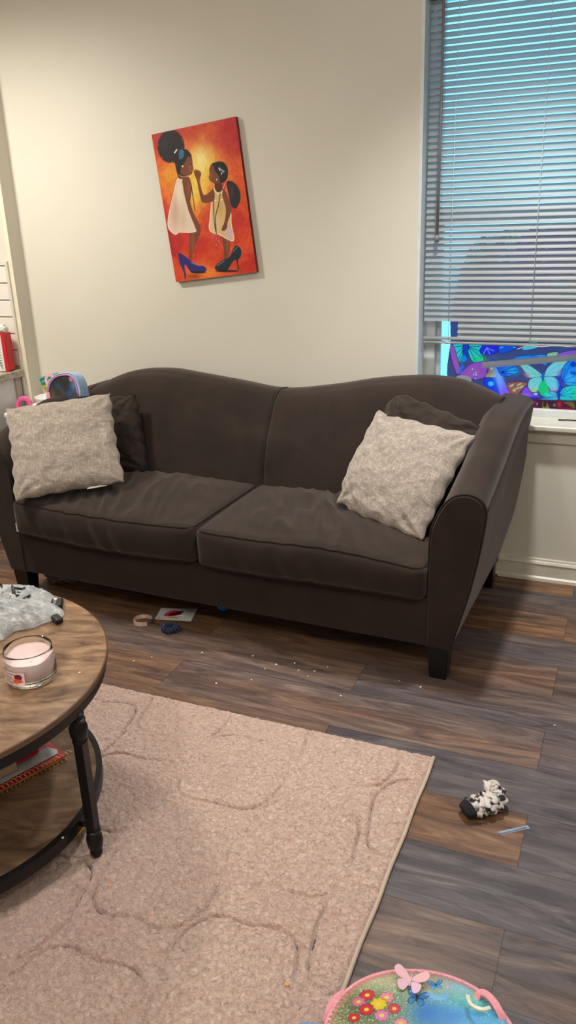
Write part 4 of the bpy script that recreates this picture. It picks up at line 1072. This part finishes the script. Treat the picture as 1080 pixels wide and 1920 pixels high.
st = empty('plastic_straw', (-.156, -1.503, .003), (0, 0, math.atan2(.046, .060)))
tube('straw_tube', [(-.038, 0, 0), (.038, 0, 0)], .0028, m_clear, st, 8); box('wrapper', (.004, .001, -.0022), (.082, .012, .0006), m_clear, st, .0002)
tag(st, 'short clear plastic straw in its wrapper on the floor beside the sock', 'straw')
# post card
nx, ny = 120, 100
gu = np.linspace(0, 1, nx); gw = np.linspace(0, 1, ny); GU, GW = np.meshgrid(gu, gw)
c0 = [np.array(q_) for q_ in [(-1.5949, -.8391), (-1.4531, -.808), (-1.4796, -.7099), (-1.6211, -.7491)]]
PT = (1-GU)[..., None]*(1-GW)[..., None]*c0[0]+GU[..., None]*(1-GW)[..., None]*c0[1]+GU[..., None]*GW[..., None]*c0[2]+(1-GU)[..., None]*GW[..., None]*c0[3]
p = Paint(GU*100, 100-GW*100, (216, 214, 212))
p.poly([(18, 60), (30, 25), (48, 18), (60, 35), (46, 62), (28, 72)], (226, 60, 96)); p.poly([(30, 58), (44, 30), (66, 22), (62, 50), (44, 66)], (90, 20, 30)); p.poly([(32, 80), (40, 70), (62, 76), (60, 86)], (214, 160, 90))
p.ell(66, 62, 9, 16, (236, 236, 236)); p.line([(60, 54), (70, 50)], (40, 40, 40), 3); p.line([(61, 66), (68, 70)], (40, 40, 40), 3); p.ell(10, 88, 2, 3, (40, 40, 40)); p.glow(85, 20, 14, 18, (170, 168, 166), .7)
pcd = np_mesh('postcard', np.concatenate([PT, np.full(GU.shape+(1,), .0035)], -1), grid_faces(nx, ny), vcol_mat('glossy_card', .25), None, p.c)
sd = pcd.modifiers.new('s', 'SOLIDIFY'); sd.thickness = .001; sd.offset = -1
tag(pcd, 'glossy white card with a pink and black picture on the floor by the sofa', 'card')
# bracelet band
wb = empty('wrist_band', (-1.626, -.872, .0), (0, 0, .1))
V = []; F = []; K = 60
for i in range(K):
    a = math.radians(20)+math.radians(300)*i/(K-1); rx, ry = .036, .034
    for (rr_, zz) in ((1, .001), (1, .017), (.94, .017), (.94, .001)): V.append((rx*rr_*math.cos(a), ry*rr_*math.sin(a), zz))
for i in range(K-1):
    for j in range(4): F.append((i*4+j, i*4+(j+1) % 4, i*4+4+(j+1) % 4, i*4+4+j))
F += [(0, 1, 2, 3), ((K-1)*4+3, (K-1)*4+2, (K-1)*4+1, (K-1)*4)]
pyd('strap', V, F, mat('pink_printed_strap', (214, 160, 150), .6, col2=(226, 206, 186), nscale=90), wb, False)
box('buckle', (.036, -.002, .009), (.010, .016, .014), mat('dark_buckle', (70, 66, 70), .4), wb, .002)
tag(wb, 'pink and beige wrist band curled on the floor beside the card', 'wrist band')
# scrunchie
V = []; F = []; K = 150; M_ = 14
for i in range(K):
    t = 2*pi*i/K; 
    for j in range(M_):
        s_ = 2*pi*j/M_; r_ = .010+.004*math.sin(t*15+s_)+.002*math.sin(t*27+3*s_)
        Rr = .021+.003*math.sin(3*t); V.append(((Rr+r_*math.cos(s_))*math.cos(t)*1.15, (Rr+r_*math.cos(s_))*math.sin(t)*.85, max(.001, .012+.004*math.sin(2*t)+r_*math.sin(s_))))
for i in range(K):
    for j in range(M_): F.append((i*M_+j, ((i+1) % K)*M_+j, ((i+1) % K)*M_+(j+1) % M_, i*M_+(j+1) % M_))
sc = pyd('hair_scrunchie', V, F, mat('navy_satin', (26, 34, 72), .4, sheen=.3), None); sc.location = (-1.494, -.898, 0); tag(sc, 'navy blue hair scrunchie on the floor just in front of the card', 'scrunchie')
# blue cloth bit and crumpled bag below the sofa
def crumple(name, loc, sx, sy, sz, m, label, cat, seed):
    bm = bmesh.new(); bmesh.ops.create_icosphere(bm, subdivisions=5, radius=1)
    for v_ in bm.verts:
        d = v_.co.normalized(); k = 1+.35*abs(mnoise.noise(d*2.1+Vector((seed, 0, 0))))+.22*abs(mnoise.noise(d*5+Vector((0, seed, 0))))+.1*mnoise.noise(d*11)
        v_.co = Vector((d.x*sx*k, d.y*sy*k, max(d.z*sz*k+sz*.8, .001)))
    o = frombm(name, bm, m, None, True, loc=loc); tag(o, label, cat); return o
crumple('cloth_scrap', (-1.385, -.675, .001), .020, .016, .014, mat('bright_blue_cloth', (20, 120, 190), .7), 'small bright blue crumpled cloth in the dark under the sofa', 'cloth', 3)
crumple('shopping_bag', (-2.16, -.66, .001), .075, .05, .045, mat('dark_clear_film', (110, 96, 84), .25, col2=(60, 52, 46), nscale=30, coat=.4), 'crumpled dusky see-through bag stuffed under the left end of the sofa', 'bag', 8)
crumple('thread_ball', (-.440, -.040, .001), .008, .006, .007, mat('rusty_lint', (120, 60, 50), .9), 'tiny reddish lint ball against the white baseboard', 'lint', 5)
# crumbs
m_crumb = mat('crumb', (225, 212, 190), .8); m_crumbd = mat('dark_crumb', (40, 32, 28), .8)
crs = [(-.892, -1.016), (-.882, -.98), (-.935, -.992), (-1.046, -1.022), (-1.02, -.985), (-.965, -.955), (-1.455, -1.085), (-1.30, -1.0), (-.75, -1.09), (-1.06, -1.10), (-.60, -.94), (-1.16, -1.16), (-.40, -1.93), (-.105, -1.02), (-.525, -.955), (-1.5, -1.13), (-.85, -.94), (-1.12, -.96)]
c0_ = None
for i, (x, y) in enumerate(crs):
    if c0_ is None:
        bm = bmesh.new(); bmesh.ops.create_icosphere(bm, subdivisions=2, radius=1)
        for v_ in bm.verts: v_.co *= 1+.3*mnoise.noise(v_.co*2)
        o = c0_ = frombm('crumb', bm, m_crumb, None, True)
    else: o = c0_.copy(); C.objects.link(o)
    s_ = .0022+.0022*((i*37) % 10)/10; o.scale = (s_, s_*.8, s_*.7); o.location = (x, y, s_*.6)
    tag(o, 'tiny pale crumb scattered on the plank floor between sofa and rug', 'crumb', 'crumbs on the floor')
def onto(o, x, y, z, s, label):
    c_ = o.copy(); C.objects.link(c_); c_.location = (x, y, z); c_.scale = (s, s, s*.7); c_['label'] = label; c_['group'] = 'crumbs on the table'
onto(c0_, -1.115, -1.866, TT+.002, .003, 'tiny pale crumb near the right edge of the round tabletop')
onto(c0_, -1.10, -2.02, SZ+.002, .003, 'tiny pale crumb on the lower shelf in front of the workbook')
rc = c0_.copy(); C.objects.link(rc); rc.location = (-.985, -2.02, .0155); rc.scale = (.006, .004, .002); rc.data = c0_.data.copy(); rc.data.materials[0] = mat('orange_crumb', (214, 150, 90), .9)
rc['label'] = 'orange crumb pressed into the pink rug by the table leg'; rc['group'] = 'crumbs on the rug'
rc2 = rc.copy(); C.objects.link(rc2); rc2.location = (-.505, -2.105, .0155); rc2.scale = (.005, .004, .002); rc2['label'] = 'orange brown crumb on the pink rug near the backpack'

# ================================================================== BACKPACK
bp = empty('kids_backpack', (-.256+.30*.19, -2.066-.954*.19, 0), (0, 0, R_(17.5)))
tag(bp, 'round topped iridescent kids backpack with flowers and butterflies lying on the floor beside the rug', 'backpack')
HW = .166; TOP = .19
def arch(t):          # 0..1 along the outline from the lower left, over the top, to the lower right
    if t < .22: return (-HW, -.19+(.19+.02)*t/.22)
    if t > .78: return (HW, -.19+(.19+.02)*(1-t)/.22)
    a = pi-(t-.22)/.56*pi; return (HW*math.copysign(abs(math.cos(a))**.92, math.cos(a)), .02+.17*math.sin(a)**.92)
ol = [arch(t) for t in np.linspace(0, 1, 90)]
zf = lambda y: .132+.018*(-y/.19)
V = []; F = []; K = len(ol)
lv = [(.90, .0), (.985, .012), (1.0, .035), (1.0, .09), (.995, None)]
for s_, z in lv:
    for (x, y) in ol: V.append((x*s_, y*s_, zf(y)-.004 if z is None else z))
for i in range(len(lv)-1):
    for j in range(K): F.append((i*K+j, i*K+(j+1) % K, (i+1)*K+(j+1) % K, (i+1)*K+j))
F.append(tuple(range(K))[::-1])
m_bpside = mat('blue_mesh_fabric', (120, 168, 222), .8, col2=(96, 142, 200), nscale=260, bs=.5, bscale=500)
m_bppink = mat('pink_webbing', (222, 140, 152), .55, col2=(236, 160, 170), nscale=120, bs=.3, bscale=600)
o = pyd('body', V, F, m_bpside, bp); weighted(o)
# printed front panel
nx, ny = 330, 380
gx = np.linspace(-HW, HW, nx); gy = np.linspace(-.19, .195, ny); GX, GY = np.meshgrid(gx, gy)
Hb = homog([(-.0,.19), (HW*.985, .055), (-HW*.985, .055), (0, .05)], [(540, 45), (985, 285), (165, 275), (565, 330)]) if False else None
# world -> sketch coordinates, via four points measured on the panel
src = []
ca, sa = math.cos(R_(17.5)), math.sin(R_(17.5))
for wx, wy in [(-.2568, -2.0652), (-.0692, -2.1099), (-.3637, -2.2209), (-.2272, -2.18)]:
    dx, dy = wx-bp.location.x, wy-bp.location.y; src.append((dx*ca+dy*sa, -dx*sa+dy*ca))
Hb = homog(src, [(540, 45), (1000, 300), (160, 290), (540, 319)])
w_ = Hb[2, 0]*GX+Hb[2, 1]*GY+Hb[2, 2]; w_ = np.where(np.abs(w_) < .05, .05, w_); PX = (Hb[0, 0]*GX+Hb[0, 1]*GY+Hb[0, 2])/w_; PY = (Hb[1, 0]*GX+Hb[1, 1]*GY+Hb[1, 2])/w_
PY = np.clip(PY, -200, 2600); PX = np.clip(PX, -800, 2400)
p = Paint(PX, PY, (150, 170, 120))
hue = np.clip((PX-200)/850, 0, 1)[..., None]
p.c = (1-hue)*np.array([150, 140, 92])/255+hue*np.array([70, 190, 220])/255
p.glow(640, 120, 200, 60, (224, 176, 120), .8); p.glow(340, 90, 140, 60, (214, 200, 150), .8); p.glow(760, 130, 110, 60, (150, 210, 236), .9); p.glow(800, 210, 70, 50, (120, 220, 190), .8)
p.glow(300, 260, 130, 80, (70, 96, 60), .9); p.glow(930, 270, 90, 60, (60, 190, 235), .9)
p.blend(np.clip((vnoise(GX*700, GY*700, 70)-.72)*6, 0, 1), (255, 250, 240), .75)
p.blend(np.clip((vnoise(GX*500, GY*500, 73)-.75)*6, 0, 1), (90, 230, 200), .6); p.blend(np.clip((vnoise(GX*450+9, GY*450, 79)-.78)*6, 0, 1), (240, 150, 170), .6)
rimd = np.full(GX.shape, 9.); olx = np.array(ol)
for x, y in ol: rimd = np.minimum(rimd, np.hypot(GX-x, GY-y))
p.blend(np.clip((.016-rimd)*120, 0, 1), (214, 120, 128), .55)
p.glow(590, 280, 70, 60, (60, 120, 196), .95); p.glow(700, 300, 130, 60, (84, 140, 210), .9); p.glow(860, 330, 120, 40, (120, 180, 230), .8)
def flower(cx, cy, r, c, cc):
    for k in range(8):
        a = k*pi/4+.2; p.ell(cx+r*.62*math.cos(a), cy+r*.5*math.sin(a), r*.36, r*.30, tuple(v*.7 for v in c), 1, a); 
    for k in range(8):
        a = k*pi/4+.2; p.ell(cx+r*.58*math.cos(a), cy+r*.46*math.sin(a), r*.30, r*.24, c, 1, a)
    p.ell(cx, cy, r*.30, r*.24, cc)
YL = (236, 210, 80)
for a in ((315, 185, 38, (206, 44, 60)), (275, 218, 34, (214, 120, 150)), (405, 202, 38, (226, 140, 164)), (368, 235, 42, (226, 200, 40)), (312, 262, 38, (206, 44, 60)), (440, 258, 32, (214, 70, 90)), (382, 292, 38, (220, 130, 180)), (255, 300, 30, (206, 44, 60)), (470, 330, 34, (230, 150, 170))): flower(*a, YL)
bfly(p, 545, 205, 52, .25, (60, 120, 190), (70, 140, 200), (16, 20, 30), (16, 20, 30)); bfly(p, 632, 132, 36, -.2, (80, 160, 225), (110, 190, 235), (40, 90, 150), (40, 70, 110))
p.poly([(590, 165), (640, 190), (680, 170), (690, 200), (640, 215), (600, 195)], (130, 190, 230), .8)
mask = Paint(GX, GY).inside(ol)
Zp = zf(GY)+.012*np.clip(rimd/.06, 0, 1)**.6
m_holo = vcol_mat('iridescent_vinyl', .22, metal=.25, coat=.6, glit=.25)
o = np_mesh('front_panel', np.stack([GX, GY, Zp], -1), grid_faces(nx, ny, mask), m_holo, bp, p.c)
tube('piping', [(x, y, zf(y)-.001) for x, y in ol], .0045, m_bppink, bp, 8)
tube('zip_band', [(x*1.003, y*1.003, .075) for x, y in ol], .005, m_bppink, bp, 8)
# butterfly charm
m_ch = mat('pink_holo_vinyl', (238, 178, 176), .25, col2=(214, 190, 220), nscale=14, coat=.5)
chx = empty('x') if False else None
def wing(pts, z=0):
    q_ = catmull(pts, 5)
    return [(float(a), float(c)) for a, c in q_]
char = []
bmc = bmesh.new()
for sg in (-1, 1):
    for pts in ([(0, 0), (sg*.012, .016), (sg*.028, .024), (sg*.036, .014), (sg*.030, .002), (sg*.014, -.003)], [(0, 0), (sg*.014, -.003), (sg*.024, -.010), (sg*.020, -.024), (sg*.010, -.026), (sg*.003, -.012)]):
        q_ = wing(pts); lo = [bmc.verts.new((x, y, abs(x)*.25)) for x, y in q_]; hi = [bmc.verts.new((x, y, abs(x)*.25+.0025)) for x, y in q_]
        bmc.faces.new(lo); bmc.faces.new(hi)
        for i in range(len(q_)): bmc.faces.new((lo[i], lo[(i+1) % len(q_)], hi[(i+1) % len(q_)], hi[i]))
bmesh.ops.recalc_face_normals(bmc, faces=bmc.faces)
o = frombm('butterfly_charm', bmc, m_ch, bp, False, loc=(-.012, .154, zf(.154)+.014), rot=(.05, 0, -.25))
o.scale = (.9, .9, .9); o['label'] = 'pink vinyl butterfly charm'
tube('charm_body', [(0, .014, .004), (0, -.014, .004)], .0022, m_ch, o, 6)
# straps
def ribbon(name, pts, w, m, parent, th=.003, upv=(0, 0, 1)):
    P = [Vector(q_) for q_ in catmull(pts, 6, False)]; V = []; F = []
    for i, q_ in enumerate(P):
        t = (P[min(i+1, len(P)-1)]-P[max(i-1, 0)]).normalized(); s_ = t.cross(Vector(upv)); s_ = s_.normalized() if s_.length > 1e-5 else Vector((1, 0, 0)); n_ = s_.cross(t)
        for a, c in ((-1, -1), (1, -1), (1, 1), (-1, 1)): V.append(q_+s_*a*w/2+n_*c*th/2)
    for i in range(len(P)-1):
        for j in range(4): F.append((i*4+j, i*4+(j+1) % 4, i*4+4+(j+1) % 4, i*4+4+j))
    F += [(3, 2, 1, 0), tuple((len(P)-1)*4+j for j in range(4))]
    return pyd(name, V, F, m, parent, False)
ribbon('shoulder_strap', [(-.105, .146, .10), (-.132, .130, .118), (-.152, .105, .120), (-.160, .082, .108)], .018, m_bppink, bp)
ribbon('strap_loop', [(-.120, .120, .112), (-.138, .112, .122), (-.150, .095, .120), (-.154, .080, .112)], .010, m_bppink, bp)
ribbon('grab_loop', [(.100, .130, .122), (.112, .136, .136), (.128, .122, .138), (.140, .100, .132), (.146, .085, .112)], .013, m_bppink, bp)
ribbon('hook', [(.085, .118, .148), (.088, .095, .156), (.105, .085, .158), (.120, .092, .155)], .006, mat('pale_plastic_hook', (220, 214, 190), .3), bp, .004)
# side pocket of blue mesh on the left
V, F = cbox(.08, .19, .116, .03, 8, 16, 8, lambda P: P+np.stack([-.012*np.cos(P[:, 1]/.10*1.4), 0*P[:, 0], 0*P[:, 0]], -1))
np_mesh('side_pocket', V+np.array([-.186, -.008, .060]), F, m_bpside, bp)
ribbon('pocket_trim', [(-.163, -.08, .1215), (-.163, -.02, .1215), (-.163, .05, .1215)], .006, m_bppink, bp)

# ================================================================== LEFT SIDE: counter, bin, box, bags
m_gran, nt, b = new_mat('speckled_granite')
v = obj_vec(nt); L(nt, ramp(nt, noise_tex(nt, v, 45, 6, .75, 1), [(.3, (96, 84, 72)), (.45, (160, 146, 126)), (.6, (190, 178, 158)), (.75, (120, 108, 92))]), b.inputs['Base Color']); b.inputs['Roughness'].default_value = .25
ct = empty('kitchen_counter', (0, 0, 0)); tag(ct, 'white kitchen cabinet with a rough edged granite counter at the left wall', 'counter')
o = box('countertop', (-3.02, -1.045, .772), (.63, 1.90, .036), m_gran, ct, .006, 3)
bounds('cabinet', (-3.30, -1.99, .0), (-2.74, -.10, .753), mat('cabinet_white', (206, 204, 204), .4), ct, .002)
bounds('filler_strip', (-2.742, -.135, .0), (-2.728, -.098, .753), mat('taupe_filler', (168, 154, 142), .5), ct, .001)
# flour bag on the counter
fb = empty('flour_bag', (-2.768, -.165, .791), (0, 0, R_(14)))
fb.scale = (1, 1, 1.1); tag(fb, 'red and white paper flour bag with rolled top on the granite counter', 'bag')
nx, ny = 60, 90
gx = np.linspace(-.05, .05, nx); gz = np.linspace(0, .16, ny)
GX, GZ = np.meshgrid(gx, gz); p = Paint((GX+.05)*1000, (.16-GZ)*1000, (226, 222, 216))
p.blend(np.clip((GX-.030)*400, 0, 1), (196, 26, 38), 1)
for k in range(9): p.line([(20, 50+k*11), (70, 48+k*11)], (80, 84, 88), 3, .8)
p.ell(40, 25, 18, 10, (60, 130, 110), .8); p.line([(55, 110), (68, 150)], (40, 90, 80), 4)
box('bag_body', (0, .0, .081), (.10, .066, .16), mat('red_paper', (190, 28, 38), .5, col2=(206, 36, 46), nscale=30), fb, .005, 2)
np_mesh('printed_front', np.stack([GX*.97, np.full(GX.shape, -.0338), GZ+.002], -1), grid_faces(nx, ny), vcol_mat('flour_print', .5), fb, p.c)
bm = bmesh.new(); bmesh.ops.create_icosphere(bm, subdivisions=4, radius=1)
for v_ in bm.verts:
    d = v_.co.normalized(); k = 1+.3*mnoise.noise(d*3)+.2*mnoise.noise(d*7); v_.co = Vector((d.x*.052*k, d.y*.034*k, d.z*.022*k+.176))
frombm('rolled_top', bm, mat('crumpled_white_paper', (222, 218, 208), .7, bs=.5, bscale=80), fb, True)
# white storage cart in the corner
sc_ = empty('storage_bin', (-2.535, -.175, 0)); tag(sc_, 'white plastic storage bin in the corner behind the left sofa arm', 'storage bin')
bm = bmesh.new(); bm_box(bm, (0, 0, .30), (.26, .26, .60), .012, 2)
for v_ in bm.verts: v_.co.x *= .9+.1*v_.co.z/.6; v_.co.y *= .9+.1*v_.co.z/.6
frombm('bin_body', bm, m_white, sc_); box('lid', (0, 0, .612), (.275, .275, .022), m_white, sc_, .006, 3)
SZ2 = .624
cb_ = empty('crayon_box', (-2.525, -.175, .70), (R_(10), R_(-14), R_(18)))
tag(cb_, 'green and yellow crayon carton standing in the corner behind the sofa', 'crayon box')
nx, ny = 110, 120; gx = np.linspace(-.043, .043, nx); gz = np.linspace(0, .086, ny); GX, GZ = np.meshgrid(gx, gz); p = Paint((GX+.043)*1163, (.086-GZ)*1163, (216, 178, 30))
p.poly([(0, 0), (100, 0), (100, 40), (0, 40)], (22, 150, 132), 1, sm=False); p.line([(0, 42), (100, 42)], (240, 230, 60), 5)
p.poly([(28, 24), (36, 14), (44, 20), (54, 12), (66, 20), (60, 30), (44, 34), (32, 32)], (222, 226, 60)); p.poly([(72, 8), (92, 8), (92, 26), (72, 26)], (220, 240, 236), 1, sm=False); p.line([(8, 20), (22, 14)], (220, 250, 240), 4)
p.line([(12, 58), (32, 56)], (90, 90, 20), 5); p.poly([(56, 70), (62, 56), (80, 54), (96, 62), (90, 74), (70, 66)], (70, 70, 30)); p.ell(82, 78, 8, 6, (90, 40, 40))
box('carton', (0, .014, .043), (.086, .028, .086), mat('teal_card', (20, 130, 116), .5), cb_, .001, 1)
np_mesh('printed_front', np.stack([GX, np.full(GX.shape, -.0006), GZ], -1), grid_faces(nx, ny), vcol_mat('crayon_print', .35), cb_, p.c)
# white tub
wt = empty('craft_tub', (-2.520, -.150, SZ2)); tag(wt, 'white plastic tub holding the crayon carton on the storage bin', 'tub')
wt.scale = (1, 1, .68)
lathe('tub', [(0, 0), (.060, 0), (.066, .008), (.072, .075), (.076, .078), (.072, .080), (.068, .076), (.062, .010), (0, .008)], m_white, wt, 32, cap=False)
cb_.location = (-2.478, -.165, SZ2+.070)
tp = empty('tape_roll', (-2.582, -.268, SZ2+.036), (R_(90), 0, R_(30))); tag(tp, 'bright pink tape roll in front of the white tub', 'tape roll')
o = lathe('tape_ring', [(.022, -.014), (.036, -.014), (.036, .014), (.022, .014), (.022, -.014)], m_pink, tp, 40, cap=False); weighted(o)
o = lathe('core', [(.018, -.013), (.022, -.013), (.022, .013), (.018, .013), (.018, -.013)], mat('deep_pink', (206, 60, 120), .4), tp, 40, cap=False); weighted(o)
# small blue kids bag with clear window
kb = empty('kids_lunch_bag', (-2.262, -.375, .722), (R_(-10), R_(-10), R_(6)))
tag(kb, 'pale blue kids bag with a dark clear window resting on the left sofa arm', 'bag')
W2, H2 = .086, .112
def arch2(t, s=1.):
    a = pi*t; return (-W2*s*math.copysign(abs(math.cos(a))**(1. if t < .5 else .5), math.cos(a)), H2*s*math.sin(a)**(.85 if t < .5 else .6))
ol2 = [arch2(t) for t in np.linspace(0, 1, 50)]
m_kb = mat('pale_blue_vinyl', (150, 184, 226), .35, col2=(172, 200, 234), nscale=20)
prism('shell', ol2, 1, 0, .07, m_kb, kb, .004)
nx, ny = 150, 110; gx = np.linspace(-W2, W2, nx); gz = np.linspace(0, H2, ny); GX, GZ = np.meshgrid(gx, gz)
p = Paint(GX/W2*100, GZ/H2*100, (44, 44, 46)); nn = fbm(GX*30, GZ*30, 88); p.blend(np.clip((nn-.45)*4, 0, 1), (96, 84, 58), .5)
p.glow(70, 45, 22, 22, (70, 120, 180), .95); p.glow(82, 70, 14, 20, (190, 160, 60), .8); p.ell(60, 75, 9, 12, (206, 140, 176), .8); p.glow(-20, 55, 16, 14, (40, 80, 130), .8); p.glow(-60, 20, 20, 30, (110, 96, 60), .7); p.glow(40, 20, 24, 14, (56, 96, 150), .8)
mask = Paint(GX, GZ).inside([(x*.86, z*.88+.004) for x, z in ol2])
np_mesh('clear_window', np.stack([GX, np.full(GX.shape, -.0022), GZ], -1), grid_faces(nx, ny, mask), vcol_mat('bag_window', .12, coat=.6), kb, p.c)
tube('piping', [(x*.87, -.003, z*.89+.004) for x, z in ol2], .0035, mat('pink_purple_piping', (196, 120, 160), .4), kb, 6)
tube('piping', [(x, 0, z) for x, z in ol2], .003, m_kb, kb, 6)
box('pink_tab', (-.074, -.003, .028), (.018, .006, .030), m_pink2 := mat('soft_pink_vinyl', (240, 160, 180), .4), kb, .002)
ribbon('handle', [(-.086, .03, .06), (-.094, .03, .10), (-.075, .03, .118), (-.05, .03, .105)], .012, m_pink2, kb, .003, (0, 1, 0))

# ================================================================== LIGHTS
def spot(name, loc, energy, size_deg, blend, radius, col, aim=None):
    l = bpy.data.lights.new(name, 'SPOT'); l.energy = energy; l.spot_size = R_(size_deg); l.spot_blend = blend; l.shadow_soft_size = radius; l.color = col
    o = bpy.data.objects.new(name, l); C.objects.link(o); o.location = loc
    d = Vector(aim)-Vector(loc) if aim else Vector((0, 0, -1)); o.rotation_euler = d.to_track_quat('-Z', 'Y').to_euler(); return o
WARM = (1, .955, .86)
def fill_point(name, loc, energy, radius, col):
    l = bpy.data.lights.new(name, 'POINT'); l.energy = energy; l.shadow_soft_size = radius; l.color = col
    o = bpy.data.objects.new(name, l); C.objects.link(o); o.location = loc; return o
spot('downlight_sofa', (-.42, -.68, 2.60), 108, 97, 1., .07, (1, 1, .99))
spot('downlight_kitchen', (-2.74, -1.05, 2.58), 118, 162, .8, .16, (1, .965, .88))
fill_point('room_fill', (-1.1, -3.2, 2.42), 27, .14, (1, .985, .95))  # added fill beside the camera, lifts the whole room
fill_point('room_fill', (.7, -2.7, 2.42), 17, .14, (.97, 1, 1.02))  # second added fill, cooler, off to the right
w = bpy.data.worlds.new('world'); bpy.context.scene.world = w; w.use_nodes = True
nt = w.node_tree; bg = nt.nodes['Background']; 
tc = N(nt, 'ShaderNodeTexCoord'); sp = N(nt, 'ShaderNodeSeparateXYZ'); L(nt, tc.outputs['Generated'], sp.inputs[0])
L(nt, ramp(nt, mathn(nt, 'ADD', mathn(nt, 'MULTIPLY', sp.outputs[2], .5), .5), [(.40, (105, 190, 235)), (.60, (120, 205, 250))]), bg.inputs[0]); bg.inputs[1].default_value = 1.7

# ================================================================== CAMERA
R3 = [None]*3
yaw, pitch, roll = R_(23.635), R_(20.34), R_(-2.106)
cy, sy = math.cos(yaw), math.sin(yaw); f_ = Vector((-sy, cy, 0)); r_ = Vector((cy, sy, 0)); u_ = Vector((0, 0, 1))
f2 = f_*math.cos(pitch)-u_*math.sin(pitch); u2 = u_*math.cos(pitch)+f_*math.sin(pitch)
r3 = r_*math.cos(roll)+u2*math.sin(roll); u3 = u2*math.cos(roll)-r_*math.sin(roll)
cam = bpy.data.cameras.new('camera'); co = bpy.data.objects.new('camera', cam); C.objects.link(co)
M = Matrix((( r3.x, u3.x, -f2.x, 0), (r3.y, u3.y, -f2.y, -3.1688), (r3.z, u3.z, -f2.z, 1.45), (0, 0, 0, 1)))
co.matrix_world = M
cam.sensor_fit = 'VERTICAL'; cam.sensor_height = 24; cam.lens = 1514/1920*24; cam.clip_start = .05
sc0 = bpy.context.scene; sc0.camera = co
sc0.view_settings.view_transform = 'Standard'; sc0.view_settings.look = 'None'; sc0.view_settings.exposure = .75; sc0.view_settings.gamma = 1
sc0.cycles.max_bounces = 8
